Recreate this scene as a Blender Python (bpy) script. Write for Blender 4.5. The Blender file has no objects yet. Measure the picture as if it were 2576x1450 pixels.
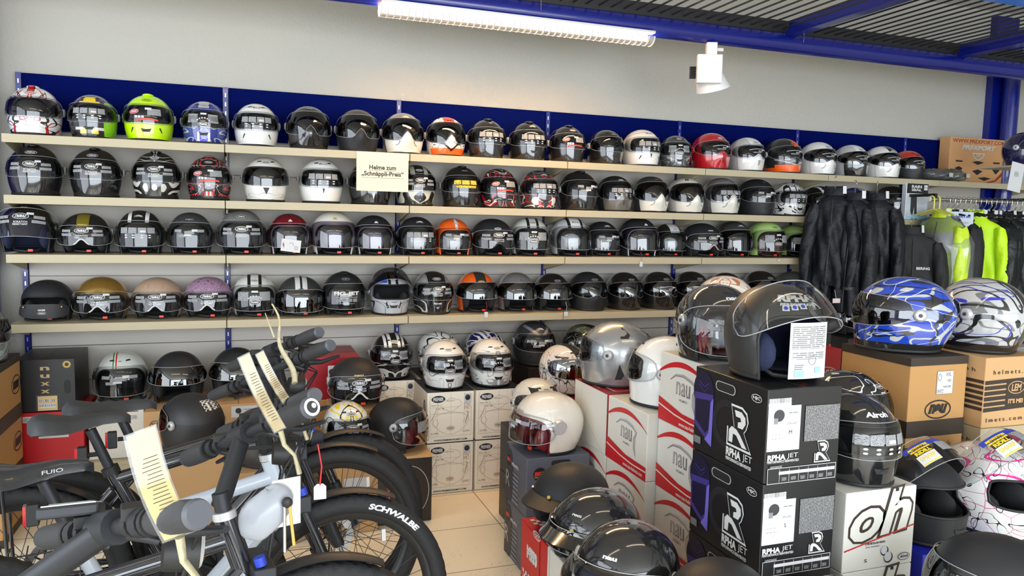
import bpy, math, random
import numpy as np
from math import pi, sin, cos, radians as R_
from mathutils import Vector, Matrix
random.seed(7); rng = np.random.RandomState(7)
C = bpy.context.scene.collection
sc = bpy.context.scene
# ---------------------------------------------------------------- camera
CAM = np.array([1.09221, -4.64762, 1.50]); FPX = 1905.58
_p, _y, _r = -0.09165, 0.34061, 0.02279
_F = np.array([sin(_y)*cos(_p), cos(_y)*cos(_p), sin(_p)])
_R0 = np.array([cos(_y), -sin(_y), 0]); _U0 = np.cross(_R0, _F)
_R = _R0*cos(_r)+_U0*sin(_r); _U = _U0*cos(_r)-_R0*sin(_r)
cd = bpy.data.cameras.new('camera'); cam = bpy.data.objects.new('camera', cd); C.objects.link(cam)
cd.sensor_width = 36; cd.lens = FPX/2576*36; cd.clip_start = .05; cd.clip_end = 60
cam.matrix_world = Matrix(((_R[0], _U[0], -_F[0], CAM[0]), (_R[1], _U[1], -_F[1], CAM[1]), (_R[2], _U[2], -_F[2], CAM[2]), (0, 0, 0, 1)))
sc.camera = cam
def at(px, py, z=None, y=None, x=None, d=None):
    v = _F+_R*(px-1288)/FPX-_U*(py-725)/FPX
    if d is not None: t = d
    elif z is not None: t = (z-CAM[2])/v[2]
    elif y is not None: t = (y-CAM[1])/v[1]
    else: t = (x-CAM[0])/v[0]
    return CAM+v*t
def depth(P): return float(np.dot(np.array(P)-CAM, _F))
# ---------------------------------------------------------------- exposure, world, daylight
sc.view_settings.view_transform = 'Standard'; sc.view_settings.look = 'None'
sc.view_settings.gamma = 1; sc.view_settings.exposure = 0.0
w = bpy.data.worlds.new('world'); sc.world = w; w.use_nodes = True
w.node_tree.nodes['Background'].inputs[0].default_value = (.80, .88, 1, 1)
w.node_tree.nodes['Background'].inputs[1].default_value = 1.0
def area(name, loc, rot, sx, sy, power, col):
    l = bpy.data.lights.new(name, 'AREA'); l.shape = 'RECTANGLE'; l.size = sx; l.size_y = sy; l.energy = power; l.color = col
    o = bpy.data.objects.new(name, l); C.objects.link(o); o.location = loc; o.rotation_euler = rot; return o
DAY = (.86, .93, 1)
area('daylight_street_windows', (2.0, -8.9, 1.75), (R_(90), 0, 0), 8.6, 2.5, 560, DAY)
area('daylight_side_windows', (-2.9, -5.0, 1.75), (R_(90), 0, R_(-90)), 6.0, 2.5, 200, DAY)
WARM = (1, .80, .55)
# ---------------------------------------------------------------- materials
MATS = {}
def nt(name):
    m = bpy.data.materials.new(name); m.use_nodes = True; t = m.node_tree
    return m, t, t.nodes['Principled BSDF'], t.nodes['Material Output']
def mat(name, col, rough=.5, metal=0, coat=0, bump=0, bscale=200, emis=None, es=0, spec=None, var=0, vscale=8):
    if name in MATS: return MATS[name]
    m, t, b, o = nt(name)
    b.inputs['Base Color'].default_value = (*col, 1); b.inputs['Roughness'].default_value = rough
    b.inputs['Metallic'].default_value = metal; b.inputs['Coat Weight'].default_value = coat; b.inputs['Coat Roughness'].default_value = .05
    if spec is not None: b.inputs['Specular IOR Level'].default_value = spec
    if emis: b.inputs['Emission Color'].default_value = (*emis, 1); b.inputs['Emission Strength'].default_value = es
    if bump or var:
        tc = t.nodes.new('ShaderNodeTexCoord'); n = t.nodes.new('ShaderNodeTexNoise'); t.links.new(tc.outputs['Object'], n.inputs['Vector'])
        n.inputs['Scale'].default_value = bscale if bump else vscale
        if bump:
            bp = t.nodes.new('ShaderNodeBump'); bp.inputs['Strength'].default_value = bump; bp.inputs['Distance'].default_value = .01
            t.links.new(n.outputs['Fac'], bp.inputs['Height']); t.links.new(bp.outputs['Normal'], b.inputs['Normal'])
        if var:
            n2 = t.nodes.new('ShaderNodeTexNoise'); t.links.new(tc.outputs['Object'], n2.inputs['Vector']); n2.inputs['Scale'].default_value = vscale
            mx = t.nodes.new('ShaderNodeMix'); mx.data_type = 'RGBA'; mx.inputs[6].default_value = (*[c*(1-var) for c in col], 1); mx.inputs[7].default_value = (*[min(1, c*(1+var)) for c in col], 1)
            t.links.new(n2.outputs['Fac'], mx.inputs[0]); t.links.new(mx.outputs[2], b.inputs['Base Color'])
    MATS[name] = m; return m
def S3(r, g, b):  # sRGB 0-255 to linear
    f = lambda c: (c/255/12.92) if c/255 <= .04045 else ((c/255+.055)/1.055)**2.4
    return (f(r), f(g), f(b))
def glassy(name, tint, refl=.06, rough=.0, milk=0.0):
    if name in MATS: return MATS[name]
    m, t, b, o = nt(name); t.nodes.remove(b)
    tr = t.nodes.new('ShaderNodeBsdfTransparent'); tr.inputs[0].default_value = (*tint, 1)
    gl = t.nodes.new('ShaderNodeBsdfGlossy'); gl.inputs['Roughness'].default_value = rough; gl.inputs[0].default_value = (1, 1, 1, 1)
    lw = t.nodes.new('ShaderNodeFresnel'); lw.inputs[0].default_value = 1.5
    ma = t.nodes.new('ShaderNodeMath'); ma.operation = 'MULTIPLY_ADD'; ma.inputs[1].default_value = 1.0; ma.inputs[2].default_value = refl
    ma.use_clamp = True
    t.links.new(lw.outputs[0], ma.inputs[0])
    mx = t.nodes.new('ShaderNodeMixShader'); t.links.new(ma.outputs[0], mx.inputs[0]); t.links.new(tr.outputs[0], mx.inputs[1]); t.links.new(gl.outputs[0], mx.inputs[2])
    last = mx
    if milk:
        df = t.nodes.new('ShaderNodeBsdfDiffuse'); df.inputs[0].default_value = (.8, .82, .85, 1); m2 = t.nodes.new('ShaderNodeMixShader'); m2.inputs[0].default_value = milk
        t.links.new(mx.outputs[0], m2.inputs[1]); t.links.new(df.outputs[0], m2.inputs[2]); last = m2
    t.links.new(last.outputs[0], o.inputs[0]); MATS[name] = m; return m
def lines(name, c0, c1, sx, sz, dens=.5, rough=.6):
    """fine printed text rows: horizontal bars broken up by noise, in object space"""
    if name in MATS: return MATS[name]
    m, t, b, o = nt(name); b.inputs['Roughness'].default_value = rough
    tc = t.nodes.new('ShaderNodeTexCoord'); sp = t.nodes.new('ShaderNodeSeparateXYZ'); t.links.new(tc.outputs['Object'], sp.inputs[0])
    def M(op, a, b_=None, c_=None):
        n = t.nodes.new('ShaderNodeMath'); n.operation = op
        for i, v in enumerate((a, b_, c_)):
            if v is None: continue
            if isinstance(v, (int, float)): n.inputs[i].default_value = v
            else: t.links.new(v, n.inputs[i])
        return n.outputs[0]
    row = M('LESS_THAN', M('FRACT', M('MULTIPLY', sp.outputs[2], sz)), .55)
    h = M('ADD', sp.outputs[0], sp.outputs[1])
    cx = t.nodes.new('ShaderNodeCombineXYZ'); t.links.new(M('MULTIPLY', h, sx), cx.inputs[0]); t.links.new(M('FLOOR', M('MULTIPLY', sp.outputs[2], sz)), cx.inputs[1])
    wn = t.nodes.new('ShaderNodeTexNoise'); wn.inputs['Scale'].default_value = 1; wn.inputs['Detail'].default_value = 0; t.links.new(cx.outputs[0], wn.inputs['Vector'])
    fac = M('MULTIPLY', row, M('GREATER_THAN', wn.outputs['Fac'], 1-dens))
    mx = t.nodes.new('ShaderNodeMix'); mx.data_type = 'RGBA'; mx.inputs[6].default_value = (*c0, 1); mx.inputs[7].default_value = (*c1, 1)
    t.links.new(fac, mx.inputs[0]); t.links.new(mx.outputs[2], b.inputs['Base Color']); MATS[name] = m; return m
def shellmat(name, base, rough=.2, coat=1, metal=0, layers=(), spec=None):
    """helmet paint: base colour plus graphic layers, each fixed to the helmet's own coordinates"""
    if name in MATS: return MATS[name]
    m, t, b, o = nt(name)
    b.inputs['Roughness'].default_value = rough; b.inputs['Coat Weight'].default_value = coat; b.inputs['Coat Roughness'].default_value = .03; b.inputs['Metallic'].default_value = metal
    b.inputs['Base Color'].default_value = (*base, 1)
    if spec is not None: b.inputs['Specular IOR Level'].default_value = spec
    if layers:
        tc = t.nodes.new('ShaderNodeTexCoord'); sp = t.nodes.new('ShaderNodeSeparateXYZ'); t.links.new(tc.outputs['Object'], sp.inputs[0])
        def M(op, a, b_=None, c_=None):
            n = t.nodes.new('ShaderNodeMath'); n.operation = op
            for i, v in enumerate((a, b_, c_)):
                if v is None: continue
                if isinstance(v, (int, float)): n.inputs[i].default_value = v
                else: t.links.new(v, n.inputs[i])
            return n.outputs[0]
        X, Y, Z = sp.outputs; AX = M('ABSOLUTE', X); prev = None
        def rng_(v, lo, hi): return M('COMPARE', v, (lo+hi)/2, (hi-lo)/2)
        for L in layers:
            k, col = L[0], L[1]; a = L[2:]
            if k == 'stripe': f = M('MULTIPLY', rng_(AX, a[0], a[1]), rng_(Z, a[2] if len(a) > 2 else 0, a[3] if len(a) > 3 else .4))
            elif k == 'xstripe': f = M('MULTIPLY', rng_(X, a[0], a[1]), M('GREATER_THAN', Z, a[2] if len(a) > 2 else 0))
            elif k == 'band': f = rng_(M('ADD', Z, M('MULTIPLY', Y, a[2] if len(a) > 2 else 0)), a[0], a[1])
            elif k == 'back': f = M('GREATER_THAN', M('ADD', Y, M('MULTIPLY', Z, a[1] if len(a) > 1 else 0)), a[0])
            elif k == 'vee': f = M('MULTIPLY', M('LESS_THAN', M('ABSOLUTE', M('SUBTRACT', M('MULTIPLY_ADD', AX, a[0], a[1]), Z)), a[2]), M('LESS_THAN', Y, 0))
            elif k in ('swirl', 'flame', 'crack'):
                mp = t.nodes.new('ShaderNodeMapping'); mp.inputs['Location'].default_value = (a[4] if len(a) > 4 else 0, 0, 0)
                sy = .45 if k == 'flame' else 1; mp.inputs['Scale'].default_value = (1, sy, 1.3 if k == 'flame' else 1)
                cb = t.nodes.new('ShaderNodeCombineXYZ'); t.links.new(AX if k != 'crack' else X, cb.inputs[0]); t.links.new(Y, cb.inputs[1]); t.links.new(Z, cb.inputs[2])
                t.links.new(cb.outputs[0], mp.inputs[0])
                if k == 'crack':
                    n = t.nodes.new('ShaderNodeTexVoronoi'); n.feature = 'DISTANCE_TO_EDGE'; n.inputs['Scale'].default_value = a[0]; t.links.new(mp.outputs[0], n.inputs['Vector']); g = M('LESS_THAN', n.outputs[0], a[1])
                else:
                    n = t.nodes.new('ShaderNodeTexNoise'); n.inputs['Scale'].default_value = a[0]; n.inputs['Detail'].default_value = .6; n.inputs['Distortion'].default_value = .9; t.links.new(mp.outputs[0], n.inputs['Vector'])
                    g = M('LESS_THAN', M('PINGPONG', M('MULTIPLY', n.outputs['Fac'], 5.0), .5), a[1])
                zl, zh = (a[2], a[3]) if len(a) > 3 else (-1, 1)
                f = M('MULTIPLY', g, rng_(Z, zl, zh))
            elif k == 'check':
                g = t.nodes.new('ShaderNodeTexChecker'); g.inputs['Scale'].default_value = a[0]; t.links.new(tc.outputs['Object'], g.inputs['Vector']); f = M('MULTIPLY', M('MULTIPLY', g.outputs[1], rng_(X, a[1], a[2])), rng_(Z, a[3], a[4]))
            mx = t.nodes.new('ShaderNodeMix'); mx.data_type = 'RGBA'; t.links.new(f, mx.inputs[0]); mx.inputs[7].default_value = (*col, 1)
            if prev is None: mx.inputs[6].default_value = (*base, 1)
            else: t.links.new(prev, mx.inputs[6])
            prev = mx.outputs[2]
        t.links.new(prev, b.inputs['Base Color'])
    MATS[name] = m; return m
K_ = (.012, .012, .013); MB_ = (.02, .021, .023); W_ = (.78, .78, .75); RED = (.5, .01, .015); ORG = (.9, .12, .01); NEON = (.62, .95, .0)
BLUE = (.012, .03, .32); GREY = (.2, .2, .2); SIL = (.42, .42, .42); IV = (.72, .70, .62); YEL = (.85, .6, .02)
m_black = mat('black_rubber', (.012, .012, .012), .55); m_lin = mat('lining_fabric', (.018, .018, .02), .9, bump=.3, bscale=400)
m_linb = mat('navy_lining_fabric', (.01, .016, .05), .85, bump=.3, bscale=400); m_linr = mat('burgundy_leather', (.16, .008, .012), .5)
m_white = mat('white_print', (.64, .64, .63), .5); m_dgrey = mat('dark_plastic', (.04, .04, .042), .45); m_grey = mat('grey_print', (.22, .23, .24), .5)
m_red = mat('red_print', RED, .45); m_redl = mat('bright_red_plastic', (.8, .05, .02), .4); m_yel = mat('yellow_print', YEL, .5); m_gold = mat('gold_print', (.55, .36, .08), .4)
m_kprint = mat('black_print', (.012, .012, .012), .5); m_metal = mat('brushed_metal', (.55, .55, .55), .3, 1); m_silp = mat('silver_plastic', (.5, .5, .5), .35, .3, .5)
m_ivory = mat('shelf_ivory', S3(180, 169, 140), .5); m_paper = mat('paper_label', (.60, .61, .62), .6); m_blueprint = mat('blue_print', (.02, .05, .45), .5)
m_block = lines('printed_warning_text', (.30, .31, .32), (.06, .06, .06), 260, 330, .45)
m_blockw = lines('printed_label_text', (.60, .61, .62), (.20, .20, .20), 85, 190, .62); m_blocky = lines('yellow_printed_label', (.75, .52, .03), (.05, .05, .03), 160, 200, .5)
m_clear = glassy('clear_visor', (.90, .92, .93), .02); m_smoke = glassy('smoked_visor', (.22, .22, .25), .04); m_iris = glassy('violet_tinted_visor', (.55, .5, .62), .05)
m_dark = glassy('dark_mirror_visor', (.03, .03, .035), .07); m_edge = mat('visor_edge', (.35, .36, .38), .15); m_bag = glassy('clear_plastic_bag', (.86, .88, .9), .03, .12, .10)
m_stuff = mat('packing_bag', (.42, .43, .45), .25, bump=1, bscale=30)
# ---------------------------------------------------------------- mesh builder
class MB:
    def __init__(s): s.V = []; s.F = []; s.M = []; s.n = 0; s.mats = []; s.S = []
    def mi(s, m):
        if m not in s.mats: s.mats.append(m)
        return s.mats.index(m)
    def add(s, V, F, m, smooth=True):
        V = np.asarray(V, float).reshape(-1, 3); k = s.mi(m)
        s.V.append(V)
        for f in F: s.F.append([int(i)+s.n for i in f]); s.M.append(k); s.S.append(smooth)
        s.n += len(V)
    def grid(s, P, m, cu=False, cv=False, smooth=True, mask=None):
        P = np.asarray(P); a, b = P.shape[:2]; F = []
        for i in range(a if cu else a-1):
            for j in range(b if cv else b-1):
                if mask is not None and not mask[i, j]: continue
                i2, j2 = (i+1) % a, (j+1) % b
                F.append((i*b+j, i2*b+j, i2*b+j2, i*b+j2))
        s.add(P.reshape(-1, 3), F, m, smooth)
    def box(s, c, sz, m, rot=None):
        x, y, z = [v/2 for v in sz]
        V = np.array([(-x, -y, -z), (x, -y, -z), (x, y, -z), (-x, y, -z), (-x, -y, z), (x, -y, z), (x, y, z), (-x, y, z)])
        if rot is not None: V = V @ np.array(rot).T
        s.add(V+np.array(c), [(0, 3, 2, 1), (4, 5, 6, 7), (0, 1, 5, 4), (1, 2, 6, 5), (2, 3, 7, 6), (3, 0, 4, 7)], m, False)
    def tube(s, P, r, m, n=8, closed=False, caps=True, flat=1.0):
        P = [np.array(p, float) for p in P]; N = len(P); rr = r if hasattr(r, '__len__') else [r]*N
        rings = []; up = None
        for i in range(N):
            if closed: t = P[(i+1) % N]-P[i-1]
            else: t = P[min(i+1, N-1)]-P[max(i-1, 0)]
            t = t/(np.linalg.norm(t)+1e-9)
            if up is None:
                up = np.array([0, 0, 1.]) if abs(t[2]) < .9 else np.array([0, 1., 0])
            u = up-t*np.dot(up, t); nu = np.linalg.norm(u)
            u = u/nu if nu > 1e-6 else np.array([1., 0, 0]); v = np.cross(t, u); up = u
            rings.append([P[i]+(u*cos(2*pi*k/n)+v*sin(2*pi*k/n)*flat)*rr[i] for k in range(n)])
        s.grid(np.array(rings), m, cu=closed, cv=True)
        if caps and not closed:
            s.add(rings[0], [list(range(n))], m, False); s.add(rings[-1], [list(range(n))[::-1]], m, False)
    def cyl(s, p0, p1, r, m, n=16, r2=None): s.tube([p0, p1], [r, r if r2 is None else r2], m, n)
    def ell(s, c, r, m, n=12, rot=None):
        th = np.linspace(0, pi, n+1)[:, None]; ph = np.linspace(0, 2*pi, 2*n, endpoint=False)[None, :]
        P = np.stack([np.sin(th)*np.cos(ph)*r[0], np.sin(th)*np.sin(ph)*r[1], np.cos(th)*np.ones_like(ph)*r[2]], -1)
        if rot is not None: P = P @ np.array(rot).T
        s.grid(P+np.array(c), m, cv=True)
    def build(s, name, parent=None, bevel=0):
        me = bpy.data.meshes.new(name)
        V = np.concatenate(s.V) if s.V else np.zeros((0, 3))
        me.from_pydata(V.tolist(), [], s.F)
        for m in s.mats: me.materials.append(m)
        me.polygons.foreach_set('material_index', s.M); me.polygons.foreach_set('use_smooth', s.S); me.update()
        o = bpy.data.objects.new(name, me); C.objects.link(o)
        if parent is not None: o.parent = parent
        if bevel:
            md = o.modifiers.new('bevel', 'BEVEL'); md.width = bevel; md.segments = 2; md.limit_method = 'ANGLE'
        return o
def tag(o, label=None, cat=None, group=None, kind=None):
    if label: o['label'] = label
    if cat: o['category'] = cat
    if group: o['group'] = group
    if kind: o['kind'] = kind
    return o
def thing(name, label, cat, loc=(0, 0, 0), rz=0, group=None, rx=0, ry=0):
    o = bpy.data.objects.new(name, None); C.objects.link(o); o.empty_display_size = .05
    o.location = loc; o.rotation_euler = (rx, ry, rz); return tag(o, label, cat, group)
def plab(o, l): o['label'] = l; return o
def rotz(a): return np.array([[cos(a), -sin(a), 0], [sin(a), cos(a), 0], [0, 0, 1]])
# ---------------------------------------------------------------- 2D shapes (metres) for prints and stickers
TX = {}
def text2(s, bold=.012, shear=0.0, sp=1.0):
    k = (s, bold, shear, sp)
    if k not in TX:
        cu = bpy.data.curves.new('t', 'FONT'); cu.body = s; cu.size = 1; cu.offset = bold; cu.shear = shear; cu.space_character = sp; cu.resolution_u = 3
        o = bpy.data.objects.new('t', cu); C.objects.link(o); dg = bpy.context.evaluated_depsgraph_get(); e = o.evaluated_get(dg); me = e.to_mesh()
        V = np.array([v.co[:2] for v in me.vertices]).reshape(-1, 2); F = [list(p.vertices) for p in me.polygons]; e.to_mesh_clear()
        C.objects.unlink(o); bpy.data.objects.remove(o); bpy.data.curves.remove(cu)
        V = V-(V.min(0)+V.max(0))/2; TX[k] = (V, F, V.max(0)[0]*2, V.max(0)[1]*2)
    return TX[k]
def g_text(s, w=None, h=None, **k):
    V, F, tw, th = text2(s, **k); sx = w/tw if w else h/th; sy = h/th if h else sx
    return V*np.array([sx, sy]), F
def g_rect(w, h, nx=1, ny=1):
    x = np.linspace(-w/2, w/2, nx+1); y = np.linspace(-h/2, h/2, ny+1); V = np.array([(a, b) for a in x for b in y]); F = []
    for i in range(nx):
        for j in range(ny): F.append((i*(ny+1)+j, (i+1)*(ny+1)+j, (i+1)*(ny+1)+j+1, i*(ny+1)+j+1))
    return V, F
def g_ell(w, h, n=24, rings=3):
    V = [(0, 0)]; F = []
    for r in range(1, rings+1):
        for k in range(n): V.append((w/2*r/rings*cos(2*pi*k/n), h/2*r/rings*sin(2*pi*k/n)))
    for k in range(n): F.append((0, 1+k, 1+(k+1) % n))
    for r in range(rings-1):
        for k in range(n): a = 1+r*n+k; b = 1+r*n+(k+1) % n; F.append((a, a+n, b+n, b))
    return np.array(V), F
def g_ring(w, h, t, n=28):
    V = []; F = []
    for k in range(n): c, s_ = cos(2*pi*k/n), sin(2*pi*k/n); V += [(w/2*c, h/2*s_), ((w/2-t)*c, (h/2-t)*s_)]
    for k in range(n): a = 2*k; b = 2*((k+1) % n); F.append((a, b, b+1, a+1))
    return np.array(V), F
def g_poly(pts): return np.array(pts, float), [list(range(len(pts)))]
def g_line(pts, t):
    P = np.array(pts, float); V = []; F = []
    for i in range(len(P)):
        d = P[min(i+1, len(P)-1)]-P[max(i-1, 0)]; d /= np.linalg.norm(d)+1e-9; n_ = np.array([-d[1], d[0]])*((t[i] if hasattr(t, '__len__') else t)/2); V += [P[i]+n_, P[i]-n_]
    for i in range(len(P)-1): F.append((2*i+1, 2*i+3, 2*i+2, 2*i))
    return np.array(V), F
def g_star(r):
    return np.array([(0, 0)]+[(r*(1 if k % 2 == 0 else .42)*sin(pi*k/5), r*(1 if k % 2 == 0 else .42)*cos(pi*k/5)) for k in range(10)]), [(0, 1+(k+1) % 10, 1+k) for k in range(10)]
class Dec:
    """a printed layer on a surface; mp(u,v,off)->points"""
    def __init__(s, mp, mb=None, eps=.0006): s.mp = mp; s.mb = mb or MB(); s.eps = eps; s.k = 0
    def put(s, g, m, u=0, v=0, rot=0, sc_=1):
        V, F = g; V = V*sc_; c, n = cos(rot), sin(rot); V = V @ np.array([[c, n], [-n, c]])+np.array([u, v])
        s.k += 1; s.mb.add(s.mp(V[:, 0], V[:, 1], s.eps*.6+.00009*s.k), F, m, False); return s
def flatmap(o, u, v):
    o, u, v = [np.array(q, float) for q in (o, u, v)]; n = np.cross(u, v)
    return lambda a, b, e: o+np.outer(a, u)+np.outer(b, v)+n*e
# ---------------------------------------------------------------- helmets
class Shape:
    """outer surface of a helmet: azimuth a (0 = front, + = wearer's left... image right), meridian length l in metres"""
    def __init__(s, W=.123, F=.148, B=.156, H=.250, zc=.118, beak=0, low=1.0, chin=.0, ridge=0):
        s.W, s.Fr, s.B, s.H, s.zc, s.beak, s.low, s.chin, s.ridge = W, F, B, H, zc, beak, low, chin, ridge; s.Ru = .137; s.L = s.Ru*pi/2
    def p(s, a, l, off=0.0):
        a, l = np.broadcast_arrays(np.asarray(a, float), np.asarray(l, float))
        ph = np.clip(l/s.Ru, 0, pi/2); up = l > 0; t = np.clip(-l/s.zc, 0, 1.2)
        r = np.cos(ph)**.93; z = np.where(up, s.zc+(s.H-s.zc)*np.sin(ph), s.zc+l)
        wf = np.where(up, r, 1-.17*s.low*t**2.2); ff = np.where(up, r, 1-.06*t**2+s.chin*np.exp(-((t-.55)/.35)**2)); bf = np.where(up, r, 1-.30*s.low*t**1.8)
        ca, sa = np.cos(a), np.sin(a)
        e = .94; x = s.W*wf*np.sign(sa)*np.abs(sa)**e
        y = np.where(ca > 0, -s.Fr*ff, s.B*bf)*np.abs(ca)**e
        if s.beak: y = y-s.beak*np.exp(-(a/.26)**2)*np.exp(-((l+.035)/.055)**2)*(ca > 0)
        if s.ridge: z = z+s.ridge*np.exp(-((x/.03)**2))*np.exp(-((y-.03)/.09)**2)*up
        off = np.asarray(off, float)
        dz = np.where(up, z-s.zc, 0); n = np.sqrt(x*x+y*y+dz*dz)+1e-6; k = 1+off/n
        return np.stack([x*k, y*k, np.where(up, s.zc+(z-s.zc)*k, z)], -1)
    def mp(s, a0, l0, off=0.0, shear=0.0):
        def f(u, v, e):
            l = l0+v; rr = .138*np.cos(np.clip(l0/s.Ru, 0, 1.45))**.93+.002
            return s.p(a0+u/rr, l, off+e)
        return f
KIND = {  # eye port / face opening: half angle, low, high (metres along the meridian); None = open to the rim
    'full': dict(am=66, lo=-.024, hi=.066, sh=dict(), fs=.90),
    'mask': dict(am=68, lo=-.036, hi=.088, bump=.062, bw=.20, sh=dict(beak=.024, F=.145), chin=74),
    'roof': dict(am=66, lo=-.026, hi=.066, bump=.030, bw=.24, sh=dict(beak=.016, F=.145), chin=70),
    'jet': dict(am=64, lo=None, hi=.062, sh=dict(F=.132, W=.126, low=.8)),
    'demi': dict(am=70, lo=None, hi=.040, sh=dict(F=.128, W=.13, H=.225, zc=.105, low=.8)),
    'peak': dict(am=80, lo=None, hi=.020, sh=dict(F=.130, W=.13, H=.215, zc=.10, low=.8)),
}
def supere(a, am, p=4.5): return np.clip(1-np.abs(a/am)**p, 0, 1)**(1/p)
def slabs(D, w=.05, m=None):
    for sx in (-1, 1):
        for k, (u, v, q) in enumerate(((.062, .028, .042), (.060, .010, .05))): D.put(g_rect(q, .012, 5), m_block, sx*u, v)
def oval(D, txt, u, v, w, fg, bg, shear=.0, ring=True, hh=.46, rot=0):
    D.put(g_ell(w, w*hh), fg, u, v, rot)
    D.put(g_ell(w*.93, w*hh*.86), bg, u, v, rot)
    D.put(g_text(txt, w*.70, w*hh*.46, shear=shear, bold=.03), fg, u, v, rot)
def plain(D, txt, u, v, w, fg, bg=None, h=None, shear=0, bold=.03): D.put(g_text(txt, w, h or w*.3, shear=shear, bold=bold), fg, u, v)
def sticker(D, st, price=True):
    if st == 'nau':
        slabs(D); oval(D, 'nau', 0, .030, .052, m_white, m_dgrey, .3)
        D.put(g_text('SCRATCH', .042, .008, bold=.02), m_white, .0, .007); D.put(g_text('RESISTANT', .046, .008, bold=.02), m_white, .0, -.003)
        if price: D.put(g_rect(.024, .009, 3), m_paper, .03, .041)
    elif st == 'airoh':
        for u in (-.058, -.02, .018, .056): D.put(g_rect(.034, .026, 4), m_block, u, .024)
        for u in (-.048, -.016, .016, .048):
            for v in (.002, -.009): D.put(g_ell(.013, .006, 10, 1), m_white, u, v)
        if price: D.put(g_rect(.022, .009, 3), m_paper, .02, .020)
    elif st == 'premier':
        for u in (-.052, .046): D.put(g_rect(.052, .042, 5), m_block, u, .018)
        for k in range(6):
            q = (k-2.5)*.34; D.put(g_star(.0055), m_white, .034*sin(q), -.022+.030*cos(q)+.012)
        oval(D, 'PREMIER', 0, -.010, .046, m_white, m_dgrey, hh=.5)
        if price: D.put(g_rect(.026, .009, 3), m_paper, 0, .040)
    elif st == 'rocc':
        D.put(g_rect(.060, .030, 5), m_block, .036, .026); oval(D, 'rocc', -.052, .026, .046, m_white, m_red, .3, rot=.15)
        D.put(g_line([(x, -.006-3.0*(x-.01)**2) for x in np.linspace(-.045, .05, 12)], .0075), m_redl)
        for u in (-.04, -.026, -.012): D.put(g_rect(.011, .010, 1), m_paper, u, .003, .05)
        if price: D.put(g_rect(.026, .010, 3), m_paper, .01, .040)
    elif st == 'roof':
        D.put(g_line([(x, .034-2.2*x*x) for x in np.linspace(-.06, .06, 12)], .0028), m_white)
        D.put(g_text('ROOF', .030, .008, bold=.02), m_white, .012, .021); D.put(g_rect(.05, .006, 4), m_block, -.01, .012)
        if price: D.put(g_rect(.018, .007, 2), m_paper, .034, .028)
    elif st == 'yellow':
        for u in (-.05, -.005, .04): D.put(g_rect(.040, .022, 4), m_blocky, u, .026)
        D.put(g_rect(.11, .012, 8), m_blocky, 0, .004)
    elif st == 'shark':
        D.put(g_rect(.19, .016, 14, 1), m_blueprint, 0, .040); D.put(g_rect(.056, .014, 4), m_yel, -.055, .034); D.put(g_text('SHARK', .036, .008), m_kprint, -.055, .034); D.put(g_rect(.054, .013, 4), m_kprint, -.055, .020); D.put(g_text('RIDILL', .044, .010, bold=.05), m_yel, -.055, .020)
        D.put(g_rect(.052, .028, 4), m_paper, -.055, -.001); D.put(g_text('SHARP', .042, .011), m_yel, -.055, .003); D.put(g_rect(.045, .003, 3), m_yel, -.055, -.012); D.put(g_rect(.05, .03, 4), m_block, .015, .018); D.put(g_rect(.03, .03, 3), m_paper, .062, .014)
    elif st == 'figjet':
        D.put(g_text('FIG-JET', .115, .022, bold=.05), m_white, 0, .022); D.put(g_rect(.10, .004, 8), m_block, 0, .006)
        for u in (-.036, -.012, .012, .036): D.put(g_rect(.020, .018, 2), m_grey, u, -.009)
        D.put(g_rect(.07, .004, 6), m_block, 0, -.026)
    elif st == 'labels':
        for u, v, q in ((-.05, .028, .034), (.0, .020, .04), (.05, .028, .036), (-.03, .004, .04)): D.put(g_rect(q, .013, 3), m_block, u, v)
        D.put(g_rect(.024, .011, 2), m_paper, .022, .030); D.put(g_rect(.028, .009, 2), m_paper, -.006, .008)
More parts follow.
